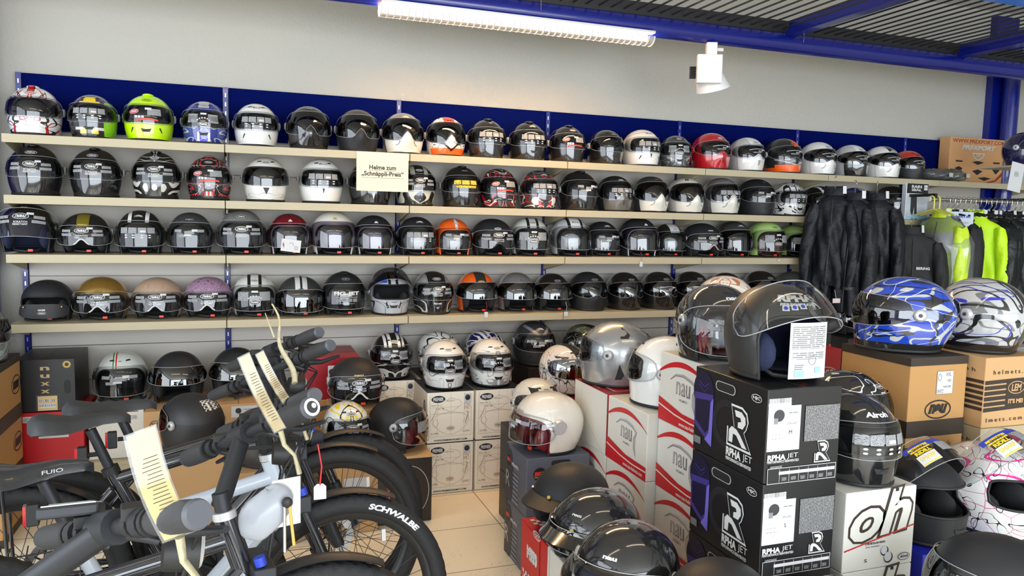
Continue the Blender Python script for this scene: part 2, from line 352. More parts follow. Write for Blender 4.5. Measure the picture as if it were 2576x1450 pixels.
def helmet(loc, yaw, kind, shell, label, s=1.0, chin=None, logo=None, st=None, visor=m_clear, vup=0, tilt=0, roll=0, lin=None, vents=None, bag=False, nose=None, rim=None,
           pivot=m_silp, price=True, cat='helmet', group='motorcycle helmets on the shelf wall', strap=True, nm='motorcycle_helmet', sh=None, side=None, vlow=None, extra=None, bell=False):
    k = KIND[kind]; S = Shape(**{**k['sh'], **(sh or {})}); lin = lin or m_lin
    t = thing(nm, label, cat, loc, yaw, group, rx=tilt, ry=roll); t.scale = (s, s, s)
    am = R_(k['am']); hi = k['hi']; zb = -S.zc
    n = 20; li = np.linspace(-1, 1, 2*n+1); ai = am*(.5*np.sin(li*pi/2)+.5*li); ao = np.linspace(am, 2*pi-am, 30)[1:-1]; A = np.concatenate([ai, ao]); inside = np.abs(((A+pi) % (2*pi))-pi) < am-1e-6
    Aw = ((A+pi) % (2*pi))-pi; se = supere(Aw, am)*(np.abs(Aw) < am)
    bump = lambda a: k.get('bump', 0)*np.exp(-(a/k.get('bw', .2))**2)
    if k['lo'] is not None:
        l0 = (k['lo']+hi)/2; hh = (hi-k['lo'])/2; lo_ = l0-hh*se+bump(Aw)*(se > 0)*se; hi_ = l0+hh*se
    else: l0 = zb; lo_ = np.full(len(A), zb); hi_ = zb+(hi-zb)*se
    nu = 20; v = np.linspace(0, 1, nu)[None, :]**.9; Lu = hi_[:, None]*(1-v)+S.L*v
    def surf(off, m, name, parent, chinm=None):
        mb = MB(); P = S.p(A[:, None], Lu, off); mb.grid(P, m, cu=True)
        parts = []
        if k['lo'] is not None:
            vl = np.linspace(0, 1, 9)[None, :]; Ll = zb*(1-vl)+lo_[:, None]*vl; Pl = S.p(A[:, None], Ll, off)
            ca = R_(k.get('chin', 0)); isch = np.abs(Aw) < ca
            if chinm is not None and ca:
                msk = np.repeat((isch & np.roll(isch, -1))[:, None], 9, 1); mb.grid(Pl, m, cu=True, mask=~msk)
                mc = MB(); mc.grid(S.p(A[:, None], Ll, off+.003), chinm, cu=True, mask=msk); parts.append(mc)
            else: mb.grid(Pl, m, cu=True)
        o = mb.build(name, parent)
        for mc in parts: mc.build('chin_bar', parent)
        return o
    surf(0, shell, 'shell', t, chin); 
    # inside: liner shell and cheek pads
    mb = MB(); mb.grid(S.p(A[:, None], Lu, -.014), lin, cu=True)
    if k['lo'] is not None:
        vl = np.linspace(0, 1, 6)[None, :]; mb.grid(S.p(A[:, None], zb*(1-vl)+lo_[:, None]*vl, -.016), lin, cu=True)
    for sx in (-1, 1): mb.ell((sx*.082, -.035, S.zc-.045), (.026, .062, .055), lin, 7)
    mb.add(S.p(A, zb+.03, -.02), [list(range(len(A)))], lin, False)
    mb.build('lining', t)
    # rubber edges
    mr = MB(); rm = rim or m_black
    if k['lo'] is not None:
        ring = [S.p(a, l, -.001) for a, l in zip(ai, hi_[:2*n+1])]+[S.p(a, l, -.001) for a, l in zip(ai[::-1], lo_[:2*n+1][::-1])][1:-1]
        mr.tube(ring, .0042, rm, 6, closed=True); mr.tube([S.p(a, zb+.004, -.002) for a in A], .0065, m_black, 6, closed=True)
    else:
        mr.tube([S.p(a, l, -.002) for a, l in zip(ai, hi_[:2*n+1])], .0050, rm, 6); mr.tube([S.p(a, zb+.004, -.002) for a in np.linspace(am, 2*pi-am, 26)], .0065, m_black, 6)
    mr.build('rubber_trim', t)
    # visor
    if visor is not None:
        av = R_(90) if kind in ('full', 'mask', 'roof', 'jet') else am*1.12
        if k['lo'] is not None: vh, vl_ = hi+.012, k['lo']-.010
        else: vh, vl_ = (hi+.012 if kind == 'jet' else hi+.016), (vlow if vlow is not None else (-.078 if kind == 'jet' else -.062))
        li = np.linspace(-1, 1, 33); a = av*(.5*np.sin(li*pi/2)+.5*li); e = supere(a, av, 3 if kind != 'roof' else 2.2); c0 = (vh+vl_)/2; h0 = (vh-vl_)/2
        top = c0+h0*e; bot = c0-h0*e+bump(a)*e*.9+(.034*np.exp(-(a/.17)**2) if nose else 0)
        vv = np.linspace(0, 1, 9)[None, :]; L = bot[:, None]*(1-vv)+top[:, None]*vv
        ob = .0055 if k['lo'] is not None else .010+.014*(1-vv)*np.cos(a[:, None]*.8)
        if bell: ob = .012+.05*np.sin(vv*pi)*np.cos(a[:, None]*1.1)
        P = S.p(a[:, None], L, ob)
        Rv = np.eye(3); pc = np.array([0, .01, S.zc+.012])
        if vup: c_, s_ = cos(R_(vup)), sin(R_(vup)); Rv = np.array([[1, 0, 0], [0, c_, s_], [0, -s_, c_]])*1.04
        rotv = lambda Q: (np.asarray(Q)-pc) @ Rv.T+pc
        mv = MB(); mv.grid(rotv(P), visor)
        edge = [P[i, -1] for i in range(33)]+[P[i, 0] for i in range(32, -1, -1)][1:-1]
        mv.tube(rotv(edge), .0012 if k['lo'] is not None else .0016, m_edge, 4, closed=True); vo = mv.build('visor', t)
        if st:
            f0 = S.mp(0, 0, 0); zo = .0 if k['lo'] is not None else -.012
            offv = .0065 if k['lo'] is not None else .019
            D = Dec(lambda u, v_, e_: rotv(S.mp(0, zo, offv)(u*1.22, v_*1.18-.002, e_)), eps=.0004); sticker(D, st, price); D.mb.build('sticker', vo)
        if nose:
            mn = MB(); q = np.linspace(-.24, .24, 13); mn.tube(rotv([S.p(x, vl_+.004+.034*np.exp(-(x/.15)**2), .025) for x in q]), .0042, nose, 6); mn.build('nose_piece', vo)
        for sx in (-1, 1):
            mp_ = MB(); c0_ = S.p(sx*R_(96 if k['lo'] is not None else 88), .012, .002); nn = np.array([sx, -.08, 0]); mp_.tube([c0_-nn*.004, c0_+nn*.007, c0_+nn*.010], [.021, .021, .014], pivot, 18)
            mp_.tube([c0_+nn*.009, c0_+nn*.013], [.007, .006], m_dgrey, 10); mp_.build('visor_pivot', t)
    # logo on the brow
    if logo:
        D = Dec(S.mp(0, 0, .0012)); kind_, txt, fg, bg, lw, lv = (list(logo)+[None]*6)[:6]; lw = lw or .05
        ll = lv if lv is not None else (hi+.034 if kind != 'demi' else hi+.030)
        D = Dec(S.mp(0, ll, .0012))
        if kind_ == 'oval': oval(D, txt, 0, 0, lw, fg, bg, .25 if txt == 'nau' else 0)
        elif kind_ == 'text': plain(D, txt, 0, 0, lw, fg, h=lw*.26, bold=.05)
        elif kind_ == 'wing':   # outlined name with a little peak over it
            D.put(g_poly([(-.5*lw, -.2*lw), (.5*lw, -.2*lw), (.42*lw, .12*lw), (.1*lw, .16*lw), (0, .26*lw), (-.1*lw, .16*lw), (-.42*lw, .12*lw)]), fg)
            D.put(g_poly([(-.46*lw, -.17*lw), (.46*lw, -.17*lw), (.39*lw, .09*lw), (-.39*lw, .09*lw)]), bg); D.put(g_text(txt, lw*.74, lw*.2, shear=.3, bold=.04), fg, 0, -.04*lw); D.put(g_poly([(-.05*lw, .12*lw), (.05*lw, .12*lw), (0, .2*lw)]), m_red)
        elif kind_ == 'tri': D.put(g_poly([(-.012, -.008), (.012, -.008), (.009, .002), (0, .012), (-.009, .002)]), fg)
        D.mb.build('logo', t)
    # vents: brow and chin
    vs = vents if vents is not None else ('top', 'chin') if k['lo'] is not None else ()
    def vent(a, l, off, P, nm_='chin_vent'): D = Dec(S.mp(a, l, off)); D.put(P if isinstance(P, tuple) else g_poly(P), m_kprint); D.mb.build(nm_, t)
    co = .0042 if chin is not None else .0015
    if 'top' in vs:
        for sx in (-1, 1): vent(sx*.42, hi+.052, .001, [(-.014, -.005), (.016, -.002), (.010, .008), (-.012, .004)][::sx], 'brow_vent')
    if 'chin' in vs: vent(0, -.068, co, [(-.028, .010), (-.018, -.008), (.018, -.008), (.028, .010), (0, .006)])
    if 'slots' in vs:
        for sx in (-1, 1): vent(sx*.62, -.066, co, [(sx*x, y) for x, y in ((-.016, .012), (.004, -.012), (.010, -.012), (-.006, .014))][::sx])
    if 'vtri' in vs: vent(0, -.058, .0018, [(-.018, .014), (0, -.024), (.018, .014)])
    if 'notch' in vs: vent(0, -.050, .0018, [(-.006, .010), (0, -.020), (.006, .010)])
    if 'curve' in vs:
        for sx in (-1, 1): vent(sx*.40, -.062, .0050, g_line([(sx*x, y) for x, y in ((-.012, .018), (-.006, .002), (.002, -.007), (.020, -.012))], .003))
    if 'grill' in vs:
        for q in range(4): vent(0, -.048-q*.009, .0055, g_rect(.020-q*.003, .0042), 'grille_slot')
    mt = MB()
    if 'fin' in vs:
        P = [S.p(pi if q > 0 else 0, S.L-abs(q), .004) for q in (.02,)]
        mt.ell((0, -.02, S.H-.004), (.030, .055, .010), shell, 10); mt.build('top_vent', t)
    if bag:
        mb = MB(); mb.ell((0, -.02, S.zc-.030), (.068, .070, .055), m_stuff if bag is True else bag, 9); plab(mb.build('packing_paper', t), 'crumpled pale packing paper inside')
    if k['lo'] is None and strap:
        mb = MB(); q = [(-.07, -.02, .03), (-.05, -.055, .010), (0, -.085, .006), (.05, -.055, .010), (.07, -.02, .03)]; mb.tube(q, .007, m_black, 6, flat=.4)
        mb.build('chin_strap', t); mb = MB(); mb.box((.025, -.086, .012), (.022, .008, .012), m_redl if strap is True else strap); mb.build('strap_buckle', t)
    if side is not None:
        mb = MB(); D = Dec(S.mp(R_(100)*side[1], side[2] if len(side) > 2 else .03, .001), mb); side[0](D); mb.build('side_logo', t)
    if kind == 'peak':
        a = np.linspace(-1.25, 1.25, 19)[:, None]; q = np.linspace(0, 1, 6)[None, :]
        P = S.p(a, hi+.012-.004*q, .002)+np.stack([.35*np.sin(a)*q*.06*np.cos(a)**.2 if False else np.sin(a)*q*.02+0*q, -np.clip(np.cos(a), 0, 1)**.7*q*.062, -q*(.018+.02*(1-np.cos(a)))], -1)
        mb = MB(); mb.grid(P, shell); mb.grid(P-[0, 0, .003], m_black); plab(mb.build('sun_peak', t), 'short sun peak'); 
        for x in (-.9, 0, .9):
            mb = MB(); c_ = S.p(x, hi+.018, .002); nn = (S.p(x, hi+.018, .02)-c_)/.018; mb.cyl(c_, c_+nn*.006, .006, m_gold if x == 0 else m_metal, 12); mb.build('snap_button', t)
    if extra: extra(t, S)
    return t
# ---------------------------------------------------------------- room
def struct(name, mb, **k): o = mb.build(name, **k); return tag(o, kind='structure')
def plaster(name, col, bump=.35):
    return mat(name, col, .85, bump=bump, bscale=60)
m_wall = plaster('rough_white_plaster', S3(180, 178, 170)); m_ceil = plaster('ceiling_plaster', S3(205, 203, 198))
m_blue = mat('blue_enamel', S3(4, 22, 120), .28, coat=.4); m_bpan = mat('blue_panel', S3(1, 12, 78), .75, spec=.04)
m_panel = mat('grey_beige_panel', S3(196, 190, 180), .55); m_slat = mat('dark_slat', (.015, .015, .018), .6)
def tiles():
    m, t, b, o = nt('speckled_floor_tiles'); tc = t.nodes.new('ShaderNodeTexCoord'); br = t.nodes.new('ShaderNodeTexBrick'); br.offset = 0; br.squash = 1
    mp = t.nodes.new('ShaderNodeMapping'); mp.inputs['Location'].default_value = (-2.265+.44*10, .79+.44*30, 0); t.links.new(tc.outputs['Object'], mp.inputs[0]); t.links.new(mp.outputs[0], br.inputs['Vector'])
    br.inputs['Scale'].default_value = 1; br.inputs['Brick Width'].default_value = .44; br.inputs['Row Height'].default_value = .44; br.inputs['Mortar Size'].default_value = .0022; br.inputs['Mortar Smooth'].default_value = 0
    br.inputs['Color1'].default_value = (*S3(246, 236, 212), 1); br.inputs['Color2'].default_value = (*S3(242, 232, 208), 1); br.inputs['Mortar'].default_value = (*S3(120, 100, 78), 1)
    v = t.nodes.new('ShaderNodeTexVoronoi'); v.inputs['Scale'].default_value = 55; t.links.new(tc.outputs['Object'], v.inputs['Vector'])
    lt = t.nodes.new('ShaderNodeMath'); lt.operation = 'LESS_THAN'; lt.inputs[1].default_value = .16; t.links.new(v.outputs['Distance'], lt.inputs[0])
    n = t.nodes.new('ShaderNodeTexNoise'); n.inputs['Scale'].default_value = 9; t.links.new(tc.outputs['Object'], n.inputs['Vector']); gt = t.nodes.new('ShaderNodeMath'); gt.operation = 'GREATER_THAN'; gt.inputs[1].default_value = .52; t.links.new(n.outputs['Fac'], gt.inputs[0])
    mu = t.nodes.new('ShaderNodeMath'); mu.operation = 'MULTIPLY'; t.links.new(lt.outputs[0], mu.inputs[0]); t.links.new(gt.outputs[0], mu.inputs[1]); m2 = t.nodes.new('ShaderNodeMath'); m2.operation = 'MULTIPLY'; m2.inputs[1].default_value = .45; t.links.new(mu.outputs[0], m2.inputs[0])
    mx = t.nodes.new('ShaderNodeMix'); mx.data_type = 'RGBA'; t.links.new(m2.outputs[0], mx.inputs[0]); t.links.new(br.outputs['Color'], mx.inputs[6]); mx.inputs[7].default_value = (*S3(120, 92, 62), 1)
    t.links.new(mx.outputs[2], b.inputs['Base Color']); b.inputs['Roughness'].default_value = .22; return m
XL, XR, YB, ZC = -3.0, 8.6, -9.0, 3.25
b = MB(); b.box(((XL+XR)/2, YB/2, -.05), (XR-XL, -YB, .1), tiles()); struct('floor', b)
b = MB(); b.box(((XL+XR)/2, YB/2, ZC+.05), (XR-XL, -YB+.2, .1), m_ceil); struct('ceiling', b)
b = MB(); b.box(((XL+XR)/2, .05, ZC/2), (XR-XL, .1, ZC), m_wall); struct('wall_back', b)
def wall_open(name, p0, p1, z0, z1, n, mt):
    """wall from p0 to p1 with one wide window opening; sill and lintel only"""
    p0, p1 = np.array(p0, float), np.array(p1, float); d = p1-p0; L = np.linalg.norm(d); d /= L; nn = np.array([-d[1], d[0]]); ang = math.atan2(d[1], d[0]); R = rotz(ang)
    b = MB(); c = (p0+p1)/2
    b.box((*c, z0/2), (L, .1, z0), mt, R); b.box((*c, (z1+ZC)/2), (L, .1, ZC-z1), mt, R)
    for e, s_ in ((p0, 1), (p1, -1)): q = e+d*s_*.2; b.box((*q, (z0+z1)/2), (.4, .1, z1-z0), mt, R)
    struct(name, b)
    return p0+d*.4, p1-d*.4, R
def window(idx, e, z0, z1, n):
    a, c, R = e; b = MB(); L = np.linalg.norm(c-a)
    for i in range(n+1): q = a+(c-a)*i/n; b.box((*q, (z0+z1)/2), (.07, .08, z1-z0), m_blue, R)
    m = (a+c)/2
    for z in (z0+.03, z1-.03, z0+(z1-z0)*.72): b.box((*m, z), (L, .07, .06), m_blue, R)
    struct('window_%d' % idx, b)
e = wall_open('wall_front', (XL, YB), (XR, YB), .35, 3.0, 6, m_wall); window(1, e, .35, 3.0, 7)
e = wall_open('wall_left', (XL, YB), (XL, 0), .35, 3.0, 6, m_wall); window(2, e, .35, 3.0, 6)
b = MB(); b.box((XR, YB/2, ZC/2), (.1, -YB, ZC), m_wall); struct('wall_right', b)
# blue tube running along the wall under the slatted ceiling
TY, TZ = -.70, 2.61
b = MB(); b.cyl((-1.5, TY, TZ), (7.3, TY, TZ), .058, m_blue, 24); tag(b.build('ceiling_tube'), 'long glossy blue tube running along under the slatted ceiling', 'pipe')
b = MB()
for z, y in ((TZ+.085, TY+.02),): b.box((3.0, y, z), (9.0, .03, .10), m_slat)
x = -1.4
while x < 7.25: b.box((x, (TY-6.5)/2, TZ+.085), (.007, 6.5+TY, .008), m_slat); x += .078
struct('trim_1', b)
for i, px in enumerate((1955, 2390)):
    X = at(px, 102 if i == 0 else 150, z=TZ+.03)[0]; b = MB(); b.box((X, -3.2, TZ+.045), (.075, 4.9, .035), m_blue); b.box((X, -3.2, TZ+.085), (.03, 4.9, .06), m_blue)
    tag(b.build('ceiling_beam'), ('blue ceiling beam right of the white spotlight', 'blue ceiling beam in the top right corner')[i], 'beam', 'blue beams crossing the slatted ceiling')
P = at(2500, 10, y=-2.3); b = MB(); b.box((P[0]+.4, -2.3, P[2]+.10), (2.6, .12, .14), mat('bright_blue_enamel', S3(20, 110, 230), .35, coat=.5)); tag(b.build('ceiling_rail'), 'bright blue rail across the ceiling, top right corner', 'rail')
# suspension wires
for i, (px, y0) in enumerate(((1934, 0), (2498, 30), (1205, 0))):
    P = at(px, 110+(px > 2000)*60, z=TZ+.06); b = MB(); b.cyl((P[0], TY-.06, TZ), (P[0], TY-.06, ZC), .0018, m_metal, 5)
    tag(b.build('hanging_wire'), ('thin wire above the blue tube beside the white spotlight', 'thin wire above the blue tube in the right corner', 'thin wire above the lit ceiling lamp')[i], 'wire', 'wires holding the blue tube')
# columns
b = MB(); b.cyl((-.31, -.13, 0), (-.31, -.13, ZC), .215, m_blue, 48); tag(b.build('wall_column'), 'round glossy blue column at the left edge beside the helmet shelves', 'column')
b = MB(); X = at(2530, 300, y=-.1)[0]; b.box((X, -.03, 1.6), (.24, .06, 3.2), m_blue); b.cyl((X, -.13, 0), (X, -.13, 3.0), .06, m_blue, 24); tag(b.build('wall_column'), 'narrow blue column with round tube at the right end of the wall', 'column')
# lit lamp
t = thing('ceiling_lamp', 'long lit fluorescent lamp with ribbed louvre under the blue tube', 'lamp', (0, 0, 0))
LX0, LX1 = at(957, 38, z=2.5)[0], at(1644, 112, z=2.5)[0]; LY = -.72
m_on = mat('lamp_tube_light', (1, .9, .75), .5, emis=(1, .60, .25), es=215)
b = MB(); b.cyl((LX0+.03, LY, 2.535), (LX1-.03, LY, 2.535), .022, m_on, 16); plab(b.build('fluorescent_tube', t), 'glowing white tube')
b = MB(); b.box(((LX0+LX1)/2, LY, 2.565), (LX1-LX0, .11, .012), m_white); b.box(((LX0+LX1)/2, LY+.057, 2.538), (LX1-LX0, .004, .056), m_white); b.build('housing', t)  # skirt on the wall side is added to keep light off the upper wall
m_lou = glassy('louvre_plastic', (1, .95, .85), .02, .3, .35)
b = MB(); nl = 44
for i in range(nl+1):
    x = LX0+(LX1-LX0)*i/nl; b.tube([(x, LY+.052*sin(q), 2.545-.05*cos(q)) for q in np.linspace(-1.5, 1.5, 9)], .0035, m_white, 4)
P = np.array([[(x, LY+.05*sin(q), 2.545-.047*cos(q)) for q in np.linspace(-1.5, 1.5, 9)] for x in np.linspace(LX0, LX1, 3)]); b.grid(P, m_lou); b.build('louvre', t)
# spotlights
P = at(1782, 176, y=-.80); P = at(1782, 176, y=-.72); t = thing('spotlight', 'white square spotlight hanging below the blue tube', 'lamp', tuple(P), -.38); t.scale = (1.22, 1.22, 1.0); m_w = mat('white_enamel', (.8, .8, .8), .35)
b = MB(); b.box((0, -.02, 0), (.118, .035, .165), m_w); b.build('ballast_box', t, bevel=.004)
b = MB(); b.box((.01, 0, (.08+TZ-.056-P[2])/2), (.05, .04, TZ-.056-P[2]-.08), m_w); b.box((.035, .02, .12), (.07, .03, .02), m_w); b.build('bracket', t, bevel=.003)
b = MB(); b.tube([(.005, .03, .02), (.03, .09, -.03), (.05, .11, -.09)], [.04, .07, .085], m_w, 24); b.build('reflector_head', t)
b = MB()
for q in range(6): b.box((-.068, .03+q*.0, .02-q*.012), (.03, .03, .005), m_black)
b.build('cooling_fins', t)
P = at(735, -12, y=-.85); t = thing('spotlight', 'round pale spotlight end at the top edge of the wall', 'lamp', (P[0], TY, TZ)); b = MB(); b.cyl((-.07, 0, .0), (.09, 0, .0), .066, mat('lilac_enamel', S3(120, 125, 190), .3), 28); b.build('reflector_head', t)
# unseen fluorescent lamps, added to brighten the boxes and bicycles below
for i, (x, y) in enumerate(((.5, -3.0), (2.6, -3.0))):
    t = thing('ceiling_lamp', ('added fluorescent lamp over the bicycles, out of view', 'added fluorescent lamp over the box stacks, out of view')[i], 'lamp', (x, y, 0)); b = MB(); b.cyl((-.75, 0, 2.60), (.75, 0, 2.60), .02, mat('added_tube_light', (1, .9, .8), .5, emis=(1, .82, .6), es=13), 12); b.build('fluorescent_tube', t)
    b = MB(); b.box((0, 0, 2.635), (1.55, .12, .03), m_white); b.build('housing', t)
# ---------------------------------------------------------------- shelf wall
BX = [0, 1.0, 1.978, 2.947, 3.924, 4.915, 5.939, 6.96]; PT = 2.194; SH = [1.851, 1.559, 1.271, .926]; DS = .37
nb = [7, 6, 5, 5]
def upright_at(i):
    t = thing('shelf_upright', None, 'shelf upright', (BX[i], 0, 0)); b = MB(); b.box((0, -.022, PT/2), (.026, .03, PT), m_blue); b.build('post', t)
    b = MB(); z = .1
    while z < PT-.03: b.box((0, -.0378, z), (.006, .001, .022), m_metal); z += .05
    b.build('slots', t); return t
ords = ['first', 'second', 'third', 'fourth', 'fifth', 'sixth', 'seventh', 'eighth']
for i in range(8):
    o = upright_at(i); tag(o, 'slotted blue upright, %s from the left column, behind the helmet shelves' % ords[i], None, 'blue uprights of the shelf wall')
for i in range(7):
    x0, x1 = BX[i]+.016, BX[i+1]-.016; c = (x0+x1)/2; w_ = x1-x0
    t = thing('wall_panel', 'back panels of the %s shelf bay from the left, blue on top and grey below' % ords[i], 'panel', (c, -.012, 0), group='back panels of the shelf bays')
    b = MB(); b.box((0, 0, (PT+1.905)/2), (w_, .022, PT-1.905), m_bpan); plab(b.build('top_panel', t), 'blue top panel')
    z = 1.90
    while z > .15:
        b = MB(); zz = max(z-.19, .12); b.box((0, 0, (z+zz)/2-.002), (w_, .02, z-zz-.005), m_panel); b.build('panel', t); z -= .19
rown = ['top shelf row', 'second shelf row', 'third shelf row', 'fourth shelf row']
for r in range(4):
    for i in range(nb[r]):
        x0, x1 = BX[i]+.002, BX[i+1]-.002
        if r == 1 and i == 5: x1 = 5.80
        if r == 3 and i == 4: pass
        c = (x0+x1)/2; w_ = x1-x0; t = thing('shelf', 'ivory metal shelf, %s, %s bay from the left' % (rown[r], ords[i]), 'shelf', (c, 0, SH[r]), group='ivory shelves of the helmet wall')
        b = MB(); b.box((0, -DS/2-.02, -.006), (w_, DS-.04, .012), m_ivory); b.build('board', t)
        b = MB(); b.box((0, -DS, -.021), (w_, .012, .042), m_ivory); b.build('front_lip', t, bevel=.002)
        for sx in (-1, 1):
            b = MB(); V = [(0, -.04, -.005), (0, -DS+.01, -.005), (0, -DS+.01, -.042), (0, -.04, -.10)]; V2 = [(v[0]+.003, v[1], v[2]) for v in V]
            b.add(V+V2, [(0, 1, 2, 3), (7, 6, 5, 4), (0, 4, 5, 1), (1, 5, 6, 2), (2, 6, 7, 3), (3, 7, 4, 0)], m_ivory, False); o = b.build('bracket', t); o.location.x = sx*(w_/2-.006)
# wide base shelf
for i, (x0, x1) in enumerate(((0, 1.0), (1.0, 1.73), (4.05, 4.915), (5.42, 5.939), (5.939, 6.8))):
    c = (x0+x1)/2; t = thing('base_shelf', 'low ivory base shelf ' + ['in the left corner', 'behind the bicycle handlebars', 'below the jackets', 'right of the black boxes below the jackets', 'at the right end of the wall'][i], 'shelf', (c, 0, 0), group='base shelves of the helmet wall')
    b = MB(); b.box((0, -.25, .225), (x1-x0-.004, .46, .02), m_ivory); b.build('board', t); b = MB(); b.box((0, -.465, .107), (x1-x0-.004, .02, .214), m_ivory); b.build('kick_plate', t)
# sign on the top shelf
P0 = at(897, 388, y=-.385); P1 = at(1027, 488, y=-.385)
t = thing('paper_sign', 'cream paper sign reading Helme zum Schnäppli-Preis taped to the top shelf', 'sign', ((P0[0]+P1[0])/2, -.3815, 1.742)); b = MB(); b.box((0, 0, 0), (P1[0]-P0[0], .0015, .215), mat('cream_paper', S3(236, 220, 190), .7)); b.build('sheet', t)
D = Dec(flatmap((0, -.0009, 0), (1, 0, 0), (0, 0, 1))); D.put(g_text('Helme zum', .150, .026, bold=.03), m_kprint, 0, .024); D.put(g_rect(.150, .0016), m_kprint, 0, .006)
D.put(g_text('„Schnäppli-Preis“', .235, .034, bold=.03), m_kprint, 0, -.014); D.put(g_rect(.235, .0016), m_kprint, 0, -.034); D.mb.build('lettering', t)
# ---------------------------------------------------------------- paints
gB = shellmat('gloss_black', K_, .12, 1); mBk = shellmat('matt_black', (.018, .019, .021), .5, 0, spec=.35); gW = shellmat('gloss_white', W_, .18, 1); gI = shellmat('ivory_white', IV, .22, .8)
gS = shellmat('gloss_silver', (.36, .37, .38), .25, 1, .6); gG = shellmat('graphite', (.07, .072, .075), .35, .3, .4); gR = shellmat('gloss_red', (.48, .008, .015), .2, 1); gO = shellmat('gloss_orange', ORG, .2, 1)
gN = shellmat('neon_yellow', (.55, .88, .0), .25, .8); gLG = shellmat('pale_green', (.42, .62, .20), .3, .5); dR = shellmat('dark_red', (.16, .006, .014), .2, 1)
taupe = shellmat('taupe', (.12, .11, .095), .3, .5); cream = shellmat('cream', (.76, .71, .62), .16, 1)
SV = (.45, .46, .47)
sm = shellmat
rWR = sm('paint_white_red_black', W_, .18, 1, layers=[('flame', RED, 9, .10, 0, .3, 1), ('flame', K_, 9, .05, 0, .3, 3.4), ('stripe', K_, 0, .016, .20), ('stripe', RED, 0, .012, .22), ('back', K_, .02, 0)])
rYG = sm('paint_black_white_yellow_green', K_, .2, 1, layers=[('xstripe', (.22, .5, .02), .07, .2), ('stripe', YEL, 0, .05, .19, .225), ('stripe', YEL, .012, .045, .02, .05), ('stripe', (.6, .6, .6), .03, .07, .04, .055), ('stripe', (.03, .02, .10), .03, .1, .2)])
rBL = sm('paint_blue_premier', (.015, .03, .25), .2, 1, layers=[('stripe', SV, .0, .028, .20), ('stripe', (.01, .02, .6), 0, .022, .01, .045), ('stripe', W_, .022, .034, .01, .06), ('flame', SV, 9, .06, 0, .1, 2), ('back', K_, .03, 0)])
rAW = sm('paint_white_airoh', W_, .18, 1, layers=[('band', (.25, .03, .03), .197, .2, .25)])
rRO = sm('paint_white_red_mask', W_, .2, 1, layers=[('stripe', (.7, .05, .02), 0, .035, .19), ('flame', K_, 10, .07, .12, .3, 5), ('back', (.3, .3, .3), .0, 0)])
rROc = sm('paint_orange_mask', W_, .2, 1, layers=[('band', ORG, .0, .045), ('vee', K_, .9, .03, .007), ('flame', K_, 14, .08, .045, .1, 2)])
rPR = sm('paint_graphite_premier', (.06, .065, .065), .2, 1, layers=[('flame', (.30, .31, .3), 14, .07, 0, .10, 7)])
rBO = sm('paint_black_orange', (.02, .021, .022), .35, .3, layers=[('xstripe', ORG, .0, .06, .13), ('xstripe', SV, .06, .064, .12), ('band', ORG, 0, .035)])
rBOc = sm('paint_black_orange_chin', ORG, .3, .6, layers=[('band', K_, .055, .2), ('vee', SV, .3, .055, .003)])
rWK = sm('paint_white_black_cap', W_, .2, 1, layers=[('stripe', K_, 0, .035, .2), ('band', (.35, .36, .37), .155, .175)])
rWS = sm('paint_white_silver', (.5, .51, .52), .2, 1, layers=[('stripe', W_, .0, .045, .17)])
rTR = sm('paint_black_tribal', K_, .15, 1, layers=[('flame', (.62, .62, .55), 8, .14, .02, .085, 3), ('flame', (.5, .5, .46), 9, .07, .19, .3, 6)])
rKR = sm('paint_black_red_white', K_, .15, 1, layers=[('flame', (.5, .02, .03), 9, .08, .02, .3, 2), ('flame', W_, 10, .045, .02, .3, 5), ('stripe', (.7, .02, .02), .0, .022, .02, .045), ('stripe', W_, .006, .014, .02, .045)])
rSW = sm('paint_white_swirl', (.72, .71, .66), .2, 1, layers=[('flame', (.10, .10, .07), 12, .035, .01, .10, 4)])
rOL = sm('paint_black_ivory', K_, .2, 1, layers=[('flame', (.58, .57, .45), 7, .17, .01, .1, 8), ('stripe', (.4, .4, .33), .028, .055, .16)])
rRT = sm('paint_red_white_tribal', K_, .15, 1, layers=[('flame', (.42, .01, .02), 9, .12, 0, .3, 4), ('flame', W_, 10, .05, 0, .3, 1)])
rRT2 = sm('paint_black_red_airoh', (.05, .05, .05), .15, 1, layers=[('flame', (.55, .02, .02), 9, .11, 0, .3, 9), ('flame', W_, 10, .09, 0, .1, 12), ('flame', (.4, .4, .4), 10, .06, .16, .3, 5)])
rZB = sm('paint_white_ink', W_, .2, 1, layers=[('swirl', K_, 13, .12, .0, .10, 3), ('swirl', K_, 9, .14, .16, .3, 5)])
rNG = sm('paint_black_gold', K_, .15, 1, layers=[('stripe', (.16, .13, .015), 0, .032, .13), ('xstripe', K_, -.2, -.03, .0)])
rWST = sm('paint_black_white_stripes', K_, .2, .8, layers=[('stripe', W_, .036, .056, .14)])
rPST = sm('paint_white_black_stripes', (.66, .67, .62), .2, .9, layers=[('stripe', K_, .022, .040, .12)])
rAST = sm('paint_silver_black_stripe', (.5, .51, .52), .25, .9, layers=[('stripe', W_, .0, .032, .13), ('stripe', K_, .034, .052, .13)])
rE = sm('paint_black_white_centre', K_, .2, .9, layers=[('stripe', (.6, .6, .6), 0, .04, .13)])
rOW = sm('paint_orange_white_stripe', ORG, .2, 1, layers=[('stripe', W_, 0, .009, .13)])
rGO = sm('paint_gold_leather', (.45, .27, .06), .28, .4, .7, layers=[('stripe', (.30, .18, .05), .037, .0385)])
rBE = sm('paint_beige_leather', (.40, .27, .19), .45, .1, layers=[('stripe', (.25, .16, .11), .037, .0385), ('crack', (.46, .33, .24), 60, .04)])
rMA = sm('paint_mauve_crackle', (.36, .22, .33), .35, .3, layers=[('crack', (.12, .05, .09), 55, .035)])
